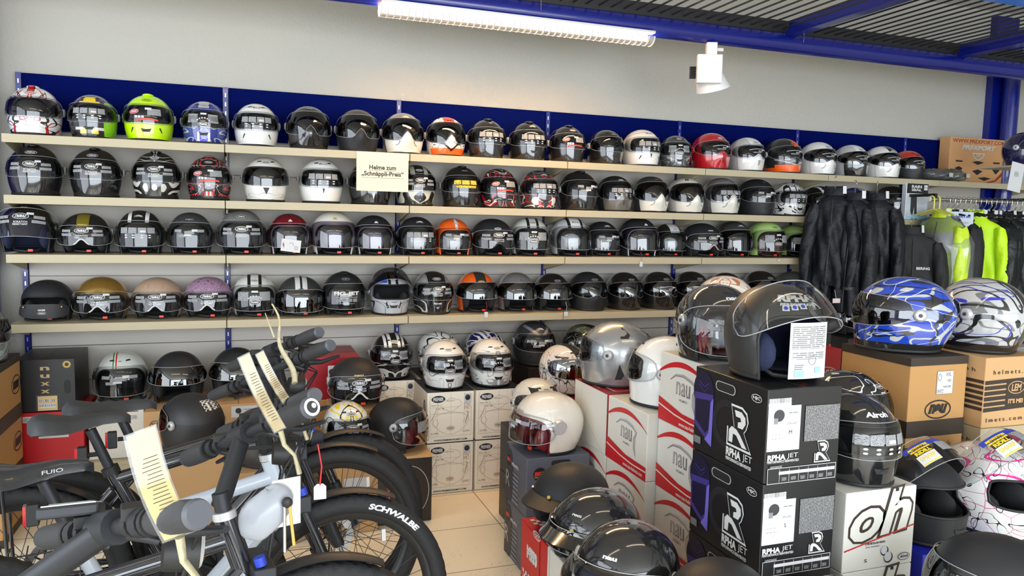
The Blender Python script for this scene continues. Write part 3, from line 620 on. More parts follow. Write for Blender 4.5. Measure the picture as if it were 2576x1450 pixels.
rAG = sm('paint_graphite_white_stripe', (.035, .037, .038), .45, 0, layers=[('stripe', (.6, .6, .58), 0, .034, .09), ('stripe', K_, 0, .006, .10)])
rHJ = sm('paint_silver_blue', (.42, .44, .47), .2, 1, layers=[('stripe', K_, .014, .030, .165), ('xstripe', (.02, .10, .5), -.12, -.035, .19), ('flame', K_, 9, .10, 0, .08, 6)])
rST = sm('paint_black_silver_star', K_, .15, 1, layers=[('flame', SV, 7, .15, 0, .08, 7), ('stripe', SV, .055, .058, .1), ('stripe', (.3, .3, .3), .06, .12, .15)])
rOR = sm('paint_orange_black_band', ORG, .2, 1, layers=[('stripe', (.03, .03, .03), 0, .034, .12)])
rPK = sm('paint_black_white_streaks', K_, .15, 1, layers=[('stripe', W_, .018, .036, .12), ('stripe', W_, .045, .060, .12), ('flame', (.6, .6, .58), 7, .13, 0, .1, 3)])
rPB = sm('paint_navy_white_streaks', (.01, .012, .12), .15, 1, layers=[('stripe', W_, .018, .030, .12), ('stripe', W_, .045, .062, .12), ('flame', W_, 9, .10, 0, .3, 3)])
rPW = sm('paint_white_premier_swirl', W_, .15, 1, layers=[('swirl', (.2, .2, .19), 9, .045, 0, .17, 2)])
rPW2 = sm('paint_white_premier_grey', W_, .15, 1, layers=[('flame', (.33, .34, .34), 8, .08, 0, .2, 4)])
rPB2 = sm('paint_white_blue_angles', W_, .15, 1, layers=[('flame', (.01, .02, .4), 8, .15, 0, .12, 4), ('flame', K_, 9, .10, .1, .3, 8)])
rAO = sm('paint_graphite_airoh', (.035, .037, .04), .4, .1, layers=[('vee', (.22, .22, .22), .8, .17, .012)])
rGS = sm('paint_black_olive_star', K_, .15, 1, layers=[('stripe', (.12, .13, .07), .035, .09, .1), ('swirl', (.3, .3, .22), 14, .05, .1, .25, 4)])
rNW = sm('paint_cream_black_swirl', (.72, .68, .62), .15, 1, layers=[('swirl', (.05, .05, .04), 11, .06, 0, .2, 3), ('swirl', (.6, .2, .12), 12, .035, .0, .22, 9), ('stripe', K_, 0, .03, .2)])
rNWS = sm('paint_cream_ornament', (.78, .70, .60), .15, 1, layers=[('swirl', (.55, .16, .09), 10, .06, 0, .3, 3), ('swirl', (.22, .18, .12), 10, .03, 0, .3, 5)])
rNY = sm('paint_yellow_white_black', W_, .15, 1, layers=[('flame', (.82, .66, .01), 8, .14, 0, .3, 5), ('flame', K_, 9, .08, 0, .3, 1)])
rBN = sm('paint_blue_silver_flames', (.012, .05, .42), .12, 1, layers=[('flame', (.42, .45, .42), 9, .10, 0, .3, 4.4), ('flame', K_, 7, .075, 0, .3, 2), ('flame', (.6, .62, .6), 7, .018, 0, .3, 2.3), ('band', K_, 0, .03)])
rLE = sm('paint_silver_black_blue', (.45, .46, .46), .12, 1, layers=[('flame', (.16, .16, .16), 8, .10, 0, .3, 9), ('flame', K_, 7, .10, 0, .3, 2.2), ('flame', (.02, .03, .4), 8, .05, 0, .3, 4), ('stripe', K_, 0, .016), ('band', K_, 0, .03)])
rLR = sm('paint_black_red_silver', (.03, .03, .03), .12, 1, layers=[('flame', (.5, .01, .015), 9, .13, 0, .3, 4), ('flame', (.45, .45, .45), 10, .08, 0, .3, 1)])
rRC = sm('paint_black_white_claws', K_, .12, 1, layers=[('flame', W_, 10, .06, 0, .3, 2)])
rMC = sm('paint_matt_black_checks', (.02, .02, .022), .45, 0, layers=[('check', W_, 80, -.06, .03, .19, .23)])
rSH = sm('paint_white_pink_floral', W_, .15, 1, layers=[('crack', (.55, .08, .2), 17, .012), ('swirl', (.75, .01, .25), 5, .06, .08, .3, 3), ('swirl', K_, 13, .03, 0, .3, 9)])
rIT = sm('paint_white_tricolore', (.62, .66, .62), .25, .6, layers=[('xstripe', (.02, .3, .10), -.034, -.027, .1), ('xstripe', W_, -.027, -.021, .1), ('xstripe', (.6, .02, .02), -.021, -.014, .1)])
rCA = sm('paint_camouflage', (.12, .14, .12), .6, 0, layers=[('swirl', (.25, .28, .26), 9, .25, 0, .3, 1)])
# logos: (style, text, colour, background, width, meridian position)
nauW = ('oval', 'nau', m_white, m_kprint, .056, .105); nauK = ('oval', 'nau', m_kprint, m_white, .050, .108); airW = ('wing', 'Airoh', m_white, m_kprint, .046, .115)
premW = ('oval', 'PREMIER', m_kprint, m_white, .044, .112); roccK = ('oval', 'rocc', m_kprint, m_white, .05, .108); roccN = ('oval', 'rocc', m_kprint, mat('neon_print', (.5, .8, 0), .4), .05, .108); roccW = ('oval', 'rocc', m_white, m_kprint, .046, .108)
roofW = ('oval', 'ROOF', m_kprint, m_white, .044, .098); roofS = ('oval', 'ROOF', m_silp, m_kprint, .050, .098); hjc = ('oval', 'HJC', m_kprint, m_white, .05, .108); hjcS = ('text', 'HJC', m_silp, None, .045, .1); hjcO = ('oval', 'HJC', m_silp, m_kprint, .05, .112)
naut = ('text', 'nau', m_white, None, .036, .085); nautg = ('text', 'nau', m_gold, None, .044, .062); tri = ('tri', '', m_white, None, .03, .10); agv = ('text', 'agv', m_silp, None, .03, .12)
G1, G2, G3, G4 = ['helmets on the %s shelf' % n for n in ('top', 'second', 'third', 'fourth')]
def H(row, px, wpx, kind, shell, label, **k):
    y = k.pop('y', -.205); z = SH[row]+.0045; X = at(px, 500, y=y)
    for _ in range(3):
        pz = z+.12; lo, hi = -2, 9
        # x on the shelf whose projection falls on column px
        for _2 in range(30):
            m = (lo+hi)/2; q = np.array([m, y, pz])-CAM; u = 1288+FPX*np.dot(q, _R)/np.dot(q, _F)
            if u < px: lo = m
            else: hi = m
    x = (lo+hi)/2; d = depth((x, y, z)); cs = d/np.linalg.norm(np.array((x, y, z))-CAM); s = wpx/FPX*d*cs/k.pop('wid', .255); s = min((1.06, .985, .985, 1.06)[row], max(.86, s))
    k.setdefault('yaw', 0); yaw = k.pop('yaw'); k.setdefault('group', (G1, G2, G3, G4)[row])
    return helmet((x, y, z), yaw, kind, shell, label, s=s, **k)
a8 = R_(8)
# top shelf
H(0, 88, 148, 'full', rWR, 'white, red and black full-face helmet, first on the top shelf beside the blue column', logo=('oval', 'rocc', m_red, m_white, .056, .104), visor=m_clear, vents=('slots', 'fin'), yaw=.05)
H(0, 235, 130, 'full', rYG, 'black full-face helmet with yellow and green patches beside the neon helmet', st='airoh', yaw=0)
H(0, 375, 132, 'full', gN, 'neon yellow full-face helmet on the top shelf', logo=roccN, st='rocc', vents=('chin', 'slots', 'fin'))
H(0, 515, 120, 'full', rBL, 'blue and silver full-face helmet right of the neon yellow one', logo=premW, st='premier')
H(0, 645, 118, 'full', rAW, 'glossy white full-face helmet above the white swirl helmet, top shelf', logo=airW, st='airoh', vents=('slots', 'top'))
H(0, 776, 116, 'mask', gB, 'glossy black helmet with glossy pointed chin and paper inside, top shelf', chin=gB, visor=m_smoke, bag=True, vents=('curve',), logo=('text', 'Airoh', m_silp, None, .03, .13))
H(0, 899, 112, 'mask', gG, 'dark grey helmet with matt black pointed chin, above the paper sign', chin=mBk, visor=m_smoke, bag=True, vents=('curve',))
H(0, 1012, 108, 'mask', gS, 'silver helmet with pale pointed chin above the corner of the paper sign', chin=gI, visor=m_smoke, logo=airW, vents=('curve',))
H(0, 1120, 102, 'mask', rRO, 'red and white helmet with pointed orange chin pattern on the top shelf', chin=rROc, visor=m_smoke, logo=('text', 'Airoh', m_kprint, None, .04, .12), vents=())
H(0, 1222, 100, 'full', gB, 'glossy black full-face helmet right of the orange-chinned one, top shelf', logo=agv, st='airoh', vents=('fin', 'curve'))
H(0, 1325, 98, 'full', gB, 'glossy black full-face helmet with white winged name on the brow, top shelf', logo=airW, st='airoh', vents=('fin', 'chin'))
H(0, 1424, 94, 'full', gB, 'glossy black full-face helmet with red and white visor stickers, top shelf', logo=roccW, st='rocc', vents=('fin',))
H(0, 1522, 90, 'full', gB, 'glossy black full-face helmet with dark visor left of the white one, top shelf', logo=('oval', 'rocc', m_silp, m_kprint, .04, .105), visor=m_smoke, yaw=.1)
H(0, 1612, 96, 'full', rAW, 'glossy white full-face helmet left of the graphite one on the top shelf', logo=airW, st='airoh', vents=('notch', 'slots'))
H(0, 1697, 84, 'full', rPR, 'graphite full-face helmet with silver ornaments left of the red one', logo=premW, st='premier', yaw=-.25)
H(0, 1786, 98, 'roof', gR, 'glossy red helmet with red chin bar on the top shelf', chin=gR, logo=roofW, st='roof', vents=('grill',), pivot=gR)
H(0, 1876, 92, 'roof', rWS, 'silver and white helmet with pointed white chin right of the red one', chin=gW, logo=roofW, st='roof', vents=('grill',))
H(0, 1967, 95, 'roof', rBO, 'black and orange helmet with orange chin bar on the top shelf', chin=rBOc, logo=('oval', 'ROOF', m_kprint, mat('orange_print', ORG, .4), .044, .098), st='roof', vents=())
H(0, 2055, 92, 'roof', gW, 'plain white helmet with white chin bar right of the orange one', chin=gW, logo=roofW, st='roof', vents=('curve',), visor=m_smoke)
H(0, 2138, 90, 'roof', rWS, 'white helmet with glossy black visor and chin bar on the top shelf', chin=gB, logo=roofW, st='roof', visor=m_dark, vents=())
H(0, 2216, 92, 'roof', rWK, 'white helmet with black crown stripe and white chin bar on the top shelf', chin=gW, logo=roofW, st='roof', visor=m_dark, vents=('curve',))
H(0, 2281, 84, 'roof', sm('paint_red_crown', (.02, .021, .022), .3, .5, layers=[('band', (.55, .03, .01), .16, .4)]), 'black helmet with red crown, last in the top row before the bags', chin=mBk, st='roof', logo=('oval', 'ROOF', m_kprint, m_red, .044, .098), visor=m_smoke)
# second shelf
H(1, 90, 150, 'full', gB, 'large glossy black full-face helmet with striped visor film, first on the second shelf', logo=nauW, st='nau', vents=('fin',), yaw=.05)
H(1, 243, 138, 'full', gB, 'glossy black full-face helmet with peeled visor label, second on the second shelf', logo=nauW, st='nau', vents=('fin',), yaw=.0)
H(1, 395, 130, 'full', rTR, 'black full-face helmet with ivory tribal chin on the second shelf', logo=nauK, st='nau', vents=('fin',))
H(1, 527, 118, 'full', rKR, 'black full-face helmet with red and white details left of the white swirl one', logo=roccW, st='rocc', vents=('fin',))
H(1, 668, 118, 'full', rSW, 'white full-face helmet with black swirl chin and open dark visor', logo=premW, vents=('vtri', 'top'), visor=m_smoke)
H(1, 808, 118, 'full', gW, 'plain white full-face helmet left of the paper sign', logo=airW, st='airoh', vents=('notch', 'top'))
def white_tri(t, S): D = Dec(S.mp(0, -.06, .002)); D.put(g_poly([(-.016, .024), (0, -.032), (.016, .024)]), m_white); D.mb.build('chin_vent', t)
H(1, 930, 112, 'full', gB, 'black full-face helmet with white chin triangle hidden behind the paper sign', vents=(), extra=white_tri, st='airoh')
H(1, 1045, 104, 'full', rOL, 'black and ivory full-face helmet just right of the paper sign', logo=nauK, st='nau', vents=())
H(1, 1158, 102, 'full', gB, 'black full-face helmet with yellow visor labels on the second shelf', logo=('text', 'MDS', m_silp, None, .036, .12), st='yellow', vents=('fin',))
H(1, 1252, 100, 'full', rRT, 'black, red and white full-face helmet right of the yellow-labelled one', logo=roccW, st='rocc')
H(1, 1353, 98, 'full', rRT2, 'black full-face helmet with red streaks and white chin on the second shelf', logo=airW, st='airoh')
H(1, 1453, 98, 'full', gB, 'black full-face helmet with mirrored sticker left of the taupe mask', st='labels', vents=('fin',), yaw=.1)
H(1, 1545, 90, 'mask', mBk, 'matt black helmet with taupe pointed chin on the second shelf', chin=taupe, logo=airW, st='airoh', vents=('grill',), sh=dict(beak=.012))
H(1, 1635, 92, 'mask', gG, 'dark silver helmet with ivory mask chin, left of the starred one', chin=gI, logo=('text', 'Airoh', m_silp, None, .03, .13), visor=m_smoke, vents=('curve',))
def star_(t, S): D = Dec(S.mp(-.5, .14, .002)); D.put(g_rect(.026, .026, 2, 2), m_kprint); D.put(g_star(.010), m_gold); D.mb.build('star_patch', t)
H(1, 1723, 92, 'mask', gI, 'ivory helmet with a star patch and ivory mask chin', chin=gI, logo=('text', 'Airoh', m_gold, None, .03, .13), visor=m_smoke, vents=('curve',), extra=star_)
H(1, 1812, 95, 'mask', gS, 'silver helmet with silver mask chin, right of the starred one', chin=gI, logo=('text', 'Airoh', m_silp, None, .03, .13), st='airoh', vents=('curve',))
H(1, 1900, 98, 'full', mBk, 'matt black full-face helmet left of the ink-patterned one, second shelf', st='labels', logo=('text', 'nau', m_silp, None, .02, .13))
H(1, 1981, 90, 'full', rZB, 'white full-face helmet with black ink drawings on the second shelf', logo=airW, st='airoh')
H(1, 2058, 84, 'full', rWST, 'black and white striped full-face helmet partly behind the first jacket', st='airoh', chin=None)
H(1, 2148, 84, 'full', rBL, 'dark blue full-face helmet hidden behind the first jacket', st=None)
H(1, 2240, 92, 'full', gB, 'black full-face helmet with grey visor label behind the jackets', st='labels')
# third shelf
H(2, 72, 146, 'jet', gB, 'black open-face helmet with raised visor and navy inside, first on the third shelf', logo=('text', 'E', m_silp, None, .03, .14), st='nau', vup=16, lin=m_linb)
H(2, 217, 128, 'demi', rNG, 'black open-face helmet with gold panel and white nose piece', logo=nautg, st='nau', nose=m_white)
H(2, 354, 120, 'jet', rWST, 'black open-face helmet with two white stripes on the third shelf', logo=airW, st='airoh', price=True)
H(2, 480, 112, 'jet', gG, 'graphite open-face helmet with silver lettering on the third shelf', logo=hjcS, st='labels')
H(2, 608, 118, 'jet', gS, 'silver open-face helmet left of the dark red one', logo=nauW, st='nau')
def card(t, S):
    b = MB(); b.box((0, -.165, .055), (.115, .0015, .075), m_paper, rotz(.0) @ np.array([[cos(.12), 0, sin(.12)], [0, 1, 0], [-sin(.12), 0, cos(.12)]])); o = plab(b.build('info_card', t), 'white printed card hanging in front')
    D = Dec(flatmap((-.01, -.1665, .055), (1, 0, 0), (0, 0, 1))); D.put(g_ell(.022, .008), m_redl, -.035, .01, 1.5); D.put(g_text('nau', .020), m_kprint, -.033, .0, 1.5); D.put(g_line([(.0, .015), (.02, .018), (.026, .0)], .003), m_grey); D.put(g_ring(.02, .024, .003), m_grey, .04, -.015); D.mb.build('print', o)
H(2, 728, 106, 'jet', dR, 'dark red open-face helmet with a white card hanging in front', logo=tri, rim=m_silp, visor=m_iris, extra=card, pivot=gS)
H(2, 838, 112, 'jet', gI, 'white open-face helmet with silver rim and violet visor', logo=('tri', '', m_gold, None, .03, .10), rim=m_silp, visor=m_iris, bag=True, pivot=gS)
H(2, 940, 100, 'jet', mBk, 'matt black open-face helmet with silver rim beside the white one', logo=tri, rim=m_silp, visor=m_iris, bag=True, pivot=gS)
H(2, 1048, 96, 'jet', mBk, 'matt black open-face helmet left of the orange one', logo=airW, st='airoh', bag=True)
H(2, 1138, 92, 'jet', rOW, 'orange open-face helmet with white stripe on the third shelf', logo=airW, st='labels', rim=gO, pivot=gO, bag=True)
H(2, 1238, 102, 'demi', mBk, 'matt black open-face helmet with short visor right of the orange one', logo=('oval', 'nau', m_kprint, m_white, .046, .070), st='nau', nose=m_black)
H(2, 1332, 96, 'jet', rPST, 'white open-face helmet with two black stripes on the third shelf', logo=premW, st='premier', yaw=-.15)
H(2, 1433, 98, 'jet', rAST, 'silver open-face helmet with black side stripes and paper inside', logo=airW, bag=True, yaw=-.05)
H(2, 1513, 86, 'jet', mBk, 'black open-face helmet behind, right of the silver striped one', logo=airW, st='labels', bag=True, y=-.17)
H(2, 1605, 100, 'jet', mBk, 'matt black open-face helmet with silver side frame, white tag below', logo=tri, rim=m_silp, visor=m_iris, pivot=gS)
H(2, 1680, 80, 'jet', rE, 'small black and white open-face helmet with pale paper inside', logo=('oval', 'nau', m_kprint, m_white, .03, .10), bag=True, y=-.16)
H(2, 1765, 98, 'demi', mBk, 'matt black open-face helmet with white lettered brow on the third shelf', logo=naut, st='nau', nose=mat('skin_pink', (.6, .4, .36), .4))
H(2, 1843, 92, 'jet', gG, 'grey open-face helmet left of the pale green ones', logo=airW, visor=m_smoke, y=-.17)
H(2, 1925, 98, 'jet', gLG, 'pale green open-face helmet, front one of the two', logo=('oval', 'PREMIER', m_kprint, mat('green_print', (.4, .6, .2), .4), .04, .10), st='premier', lin=mat('brown_fabric', (.12, .06, .04), .8))
H(2, 1995, 84, 'jet', gLG, 'pale green open-face helmet, rear one of the two beside the jackets', logo=('oval', 'PREMIER', m_kprint, mat('green_print', (.4, .6, .2), .4), .04, .10), st='premier', y=-.15)
H(2, 2060, 80, 'full', rBL, 'blue full-face helmet at the end of the third shelf behind the jackets', y=-.15)
# fourth shelf
def flap(t, S):
    a = np.linspace(-.95, .95, 17)[:, None]; v = np.linspace(0, 1, 6)[None, :]; hh = .040*supere(a, 1.0, 3); P = S.p(a, -.045-hh+2*hh*v, .016+.012*(1-v)); b = MB(); b.grid(P, mat('black_leather', (.02, .02, .022), .5, bump=.2, bscale=300)); b.grid(P*[.97, .97, 1], m_black); o = b.build('leather_flap', t)
    D = Dec(S.mp(0, -.055, .026)); oval(D, 'nau', 0, 0, .036, m_white, m_kprint, .3); D.put(g_rect(.028, .010, 3), m_silp, 0, .018); D.mb.build('logo', o)
    for x in (-.62, .62):
        b = MB(); c_ = S.p(x, -.022, .026); b.ell(c_, (.005, .005, .005), m_gold, 6); b.build('snap_button', o)
H(3, 120, 136, 'demi', mBk, 'plain matt black open-face helmet with leather flap, first on the fourth shelf', visor=None, extra=flap, wid=.265)
H(3, 257, 134, 'demi', rGO, 'gold leather open-face helmet with clear short visor', logo=('text', 'nau', m_kprint, None, .034, .058), st='nau', nose=m_white)
H(3, 397, 124, 'demi', rBE, 'beige leather open-face helmet with clear short visor', st='nau', nose=m_white)
H(3, 524, 120, 'demi', rMA, 'mauve crackled open-face helmet with clear short visor', st='nau', nose=m_white)
H(3, 640, 112, 'jet', rPST, 'white open-face helmet with two black stripes on the fourth shelf', logo=premW, st='premier')
H(3, 755, 112, 'demi', rAG, 'matt graphite open-face helmet with pale crown stripe and dark visor', visor=m_dark, vlow=-.08, logo=('text', 'agv', m_kprint, None, .03, .062))
H(3, 865, 108, 'jet', mBk, 'matt black open-face helmet with large white lettering on its visor', logo=hjcO, st='figjet', extra=None, vents=('fin',))
H(3, 980, 106, 'full', rHJ, 'silver and blue full-face helmet with open eye port', logo=hjc, visor=m_smoke, vup=45, vents=('chin',))
H(3, 1088, 104, 'full', rST, 'black and silver full-face helmet with grey star ornaments', logo=nauW, st='nau')
H(3, 1198, 100, 'jet', rOR, 'orange open-face helmet with dark crown band and mirrored visor', visor=m_dark, vlow=-.03, logo=('oval', 'nau', m_gold, mat('ochre_print', (.35, .30, .12), .4), .046, .082), pivot=mat('pale_blue_plastic', (.25, .5, .65), .3))
H(3, 1298, 96, 'jet', gS, 'silver open-face helmet with mirrored bubble visor on the fourth shelf', visor=m_dark, vlow=-.035, logo=roofS)
H(3, 1388, 92, 'jet', gB, 'black open-face helmet with mirrored visor right of the silver one', visor=m_dark, vlow=-.035, logo=roofS)
H(3, 1478, 94, 'roof', mBk, 'matt black mask helmet with white price label on the chin', chin=mBk, logo=roofS, visor=m_smoke, vents=('grill',))
H(3, 1569, 92, 'roof', gB, 'glossy black mask helmet right of the matt one, fourth shelf', chin=gB, logo=roofS, visor=m_dark)
H(3, 1655, 92, 'roof', gB, 'glossy black mask helmet with white visor script, fourth shelf', chin=gB, logo=roofS, visor=m_dark, st='roof')
H(3, 1738, 92, 'roof', gB, 'glossy black mask helmet just above the red-lined helmet', chin=gB, logo=roofS, visor=m_dark, st='roof')
H(3, 1825, 88, 'roof', gB, 'glossy black mask helmet behind the ornamented cream one', chin=gB, logo=roofS, visor=m_dark, st='roof')
H(3, 1912, 92, 'roof', gB, 'glossy black mask helmet above the big open helmet with the leaflet', chin=gB, logo=roofS, visor=m_dark, st='roof')
H(3, 1995, 90, 'jet', sm('dull_silver', (.16, .16, .15), .4, .2, .4), 'dull silver open-face helmet at the end of the fourth shelf beside the jackets', visor=m_dark, logo=roofS)
# ---------------------------------------------------------------- cartons
def cardboard(name, col): return mat(name, col, .75, bump=.08, bscale=120, var=.06, vscale=5)
c_brown = cardboard('brown_cardboard', S3(182, 138, 84)); c_tan = cardboard('tan_cardboard', S3(196, 156, 108)); c_pale = cardboard('pale_cardboard', S3(176, 160, 128)); c_prem = cardboard('cream_cardboard', S3(246, 238, 220))
c_black = mat('black_carton', S3(26, 25, 26), .38); c_white = mat('white_carton', S3(216, 214, 204), .45); c_red = mat('red_carton', S3(190, 20, 30), .42); c_grey = mat('slate_carton', S3(92, 96, 108), .45); c_dred = mat('dark_red_carton', S3(150, 16, 30), .4)
m_line = mat('sepia_print', S3(120, 92, 50), .6); m_purp = mat('violet_print', S3(62, 52, 120), .35); m_purp2 = mat('dark_violet_print', S3(26, 22, 48), .4); m_dk = mat('dark_brown_print', S3(52, 42, 34), .55)
m_dgp = mat('charcoal_print', S3(60, 60, 66), .5); m_txt = lines('white_small_print', S3(24, 24, 25), (.40, .40, .40), 520, 420, .55); m_txtk = lines('sepia_small_print', S3(232, 222, 200), S3(110, 90, 55), 200, 150, .5)
m_bars = lines('bar_code', (.78, .78, .78), (.05, .05, .05), 900, 40, .5)
def box_(x0, y0, z0, w_, d, h, m, label, front=None, left=None, lid=None, top=None, cat='box', group=None, nm='helmet_box', rz=0, hole=None, right=None):
    t = thing(nm, label, cat, (x0+w_/2, y0+d/2, z0+.0008), rz, group); b = MB(); b.box((0, 0, h/2), (w_-.002, d-.002, h-.0016), m); b.build('body', t, bevel=.003)
    b = MB(); b.box((0, 0, h-.0009), (.0016, d-.01, .0012), m_dk if m in (c_brown, c_tan, c_pale, c_prem) else m_dgrey); b.build('lid_seam', t)
    if lid:
        b = MB(); b.box((0, 0, h-lid[1]/2), (w_+.001, d+.001, lid[1]), lid[0]); b.build('lid_band', t)
        if len(lid) > 2: b = MB(); b.box((0, 0, lid[1]/2), (w_+.001, d+.001, lid[1]), lid[0]); b.build('base_band', t)
    for fn, fm, n_ in ((front, flatmap((0, -d/2, h/2), (1, 0, 0), (0, 0, 1)), 'front_print'), (left, flatmap((-w_/2, 0, h/2), (0, -1, 0), (0, 0, 1)), 'side_print'), (right, flatmap((w_/2, 0, h/2), (0, 1, 0), (0, 0, 1)), 'side_print'), (top, flatmap((0, 0, h), (1, 0, 0), (0, 1, 0)), 'top_print')):
        if fn: D = Dec(fm, eps=.0007); fn(D, (w_ if n_ != 'side_print' else d), h if n_ != 'top_print' else d); D.mb.build(n_, t)
    if hole:
        for side, u, v in hole:
            o = flatmap((0, -d/2, h/2), (1, 0, 0), (0, 0, 1)) if side == 'f' else flatmap((-w_/2, 0, h/2), (0, -1, 0), (0, 0, 1))
            D = Dec(o, eps=.0012); vert = len(hole) > 1 or w_ < 0; P = [(u-.035, v)]; D.put(g_line([(u-.034, v), (u+.034, v)], .03), m_silp if m is c_black else m); D.put(g_ell(.03, .03, 14), m_silp if m is c_black else m, u-.034, v); D.put(g_ell(.03, .03, 14), m_silp if m is c_black else m, u+.034, v)
            D.put(g_line([(u-.032, v), (u+.032, v)], .025), m_black); D.put(g_ell(.025, .025, 14), m_black, u-.032, v); D.put(g_ell(.025, .025, 14), m_black, u+.032, v); D.mb.build('handle_hole', t)
    return t
m_dred_l = mat('maroon_print', S3(96, 50, 66), .5)
def arc(x0, x1, y0, bulge, n=14): return [(x0+(x1-x0)*q, y0+bulge*4*q*(1-q)) for q in np.linspace(0, 1, n)]
def R_logo(D, u, v, s, m1=m_white, m2=m_kprint):
    o = [(-.30, .5), (.12, .5), (.30, .40), (.36, .20), (.30, .02), (.22, -.08), (.50, -.5), (-.42, -.5), (-.42, -.06), (-.16, -.02), (-.30, .5)]
    sh = lambda P, k: (np.array([(a*k, b*k) for a, b in P])*s).tolist()
    D.put(g_poly(sh(o[:-1], 1.0)), m1, u, v); D.put(g_poly(sh(o[:-1], .90)), m2, u, v)
    D.put(g_poly([(a*s, b*s) for a, b in ((-.16, .38), (.10, .38), (.24, .28), (.26, .14), (.16, .0), (-.02, .0), (-.02, .12), (.10, .16), (.06, .24), (-.10, .24))]), m1, u, v)
    D.put(g_poly([(a*s, b*s) for a, b in ((-.34, -.40), (-.34, -.12), (-.24, -.02), (-.06, -.06), (.08, -.16), (.34, -.42), (.16, -.42), (-.06, -.20), (-.18, -.18), (-.20, -.40))]), m1, u, v)
def f_rpha(D, w_, h, size='M'):
    D.put(g_rect(.075, .022), m_bars, -.085, .095); D.put(g_rect(.108, .125), m_paper, -.068, .022); D.put(g_ell(.036, .034, 18), m_dgrey, -.086, .058); D.put(g_rect(.014, .016), m_grey, -.096, .043); D.put(g_rect(.032, .014), m_bars, -.092, .012); D.put(g_rect(.044, .014), m_bars, -.088, -.012)
    D.put(g_text(size, h=.011, bold=0), m_kprint, -.046, .010); D.put(g_rect(.030, .006), m_blockw, -.04, .065); D.put(g_rect(.030, .005), m_blockw, -.042, .035)
    D.put(g_rect(.118, .100), m_txt, .060, .030); D.put(g_text('RPHA', .060, .016, bold=.05), m_white, -.088, -.058); D.put(g_text('JET', .036, .016, bold=.0), m_white, -.035, -.057); D.put(g_text('PERFORMANCE REINVENTED', .105, .007, bold=.02), m_white, -.066, -.070)
    R_logo(D, .065, -.052, .062); D.put(g_rect(.232, .044), m_white, 0, -.110); D.put(g_rect(.229, .041), m_kprint, 0, -.110); D.put(g_rect(.190, .009), m_white, .017, -.103)
    for q in range(6): D.put(g_rect(.001, .036), m_white, -.076+q*.032, -.110); D.put(g_rect(.016, .010), m_txt, -.060+q*.031, -.120)
    D.put(g_rect(.04, .006), m_txt, -.09, -.084)
def l_rpha(D, w_, h):
    D.put(g_ell(.108, .125, 26), m_purp2, -.125, .060); D.put(g_poly([(-.172, .05), (-.075, .06), (-.072, -.055), (-.10, -.085), (-.168, -.05)]), m_purp); D.put(g_poly([(-.165, .03), (-.088, .04), (-.090, -.050), (-.108, -.066), (-.162, -.035)]), m_purp2)
    D.put(g_poly([(-.085, .035), (-.072, .05), (-.073, -.10), (-.11, -.085), (-.09, -.06)]), mat('lilac_print', S3(110, 100, 190), .4)); D.put(g_line([(-.15, .09), (-.12, .075), (-.10, .09)], .003), m_purp); D.put(g_line([(-.15, .078), (-.12, .06), (-.10, .078)], .002), m_purp)
    for q in range(5): D.put(g_ring(.11+q*.008, .11+q*.008, .0012, 40), m_dgp, .0, -.01)
    R_logo(D, .055, -.005, .125); D.put(g_text('RPHA', .070, .026, bold=.05), m_white, .038, -.085); D.put(g_text('JET', .042, .026, bold=0), m_white, .102, -.085); D.put(g_text('PERFORMANCE REINVENTED', .118, .010, bold=.03), m_white, .062, -.106)
    oval(D, 'HJC', .130, .098, .046, m_white, m_kprint, hh=.5); D.put(g_rect(.035, .022), m_txt, -.145, -.095)
for k in range(4):
    z = .264*k; lbl = ['lowest black box with white emblem, mostly below the frame', 'third black box with white emblem from the top of the stack', 'second black box with white emblem from the top, size S', 'top black box with white emblem under the big open helmet, size M'][k]
    box_(2.417, -2.991, z, .252, .348, .264, c_black, lbl, front=lambda D, w_, h, q=k: f_rpha(D, w_, h, 'M' if q == 3 else 'S'), left=l_rpha, hole=[('l', -.015+.0, .095)], group='black helmet boxes')
def l_nau(D, w_, h):
    D.put(g_line(arc(-w_/2, w_/2, .055, .045), [.002+.018*sin(pi*min(1, q*1.05)) for q in np.linspace(.08, 1, 14)]), c_red)
    D.put(g_line([(-.085, .035), (-.05, .058), (0, .064), (.05, .055), (.085, .038)], [.002, .008, .010, .009, .003]), m_silp); D.put(g_line([(.085, .042), (.066, .01), (.068, -.03), (.080, -.058)], [.003, .014, .007, .002]), m_silp)
    D.put(g_line([(-.085, .035), (-.05, .056), (0, .060), (.05, .050), (.082, .036), (.060, .008), (.062, -.03), (.080, -.058)], .0018), m_dred_l)
    D.put(g_text('nau', .088, .046, bold=.0), m_dred_l, .001, .014); D.put(g_text('nau', .084, .042, bold=-.004), m_silp, 0, .015); D.put(g_text('HELMETS', .052, .009, bold=.02, sp=1.3), m_grey, .004, -.026)
    P = arc(-w_/2, w_/2, -.052, -.010); D.put(g_poly([(-w_/2, -.040), (0, -.072), (w_/2, -.075), (w_/2, -h/2+.002), (-w_/2, -h/2+.002)]), c_red); D.put(g_line([(-w_/2, -.068), (-.05, -.086), (.05, -.094), (w_/2, -.092)], .0055), c_white)
    D.put(g_text('www.nau-helmets.com', .155, .015, bold=.02), c_white, .060, -.111)
for k in range(4):
    box_(2.545, -2.535, .256*k, .27, .318, .256, c_white, ['lowest red and white box beside the black boxes', 'third red and white box down beside the black boxes', 'second red and white box down beside the black boxes', 'top red and white box of the tall stack under the red-lined helmet'][k], left=l_nau, group='red and white helmet boxes')
    box_(2.82, -2.29, .256*k, .27, .30, .256, c_white, 'red and white box behind the black boxes, ' + ['lowest', 'second', 'third', 'topmost'][k] + ' of the hidden stack', left=l_nau, group='red and white helmet boxes')
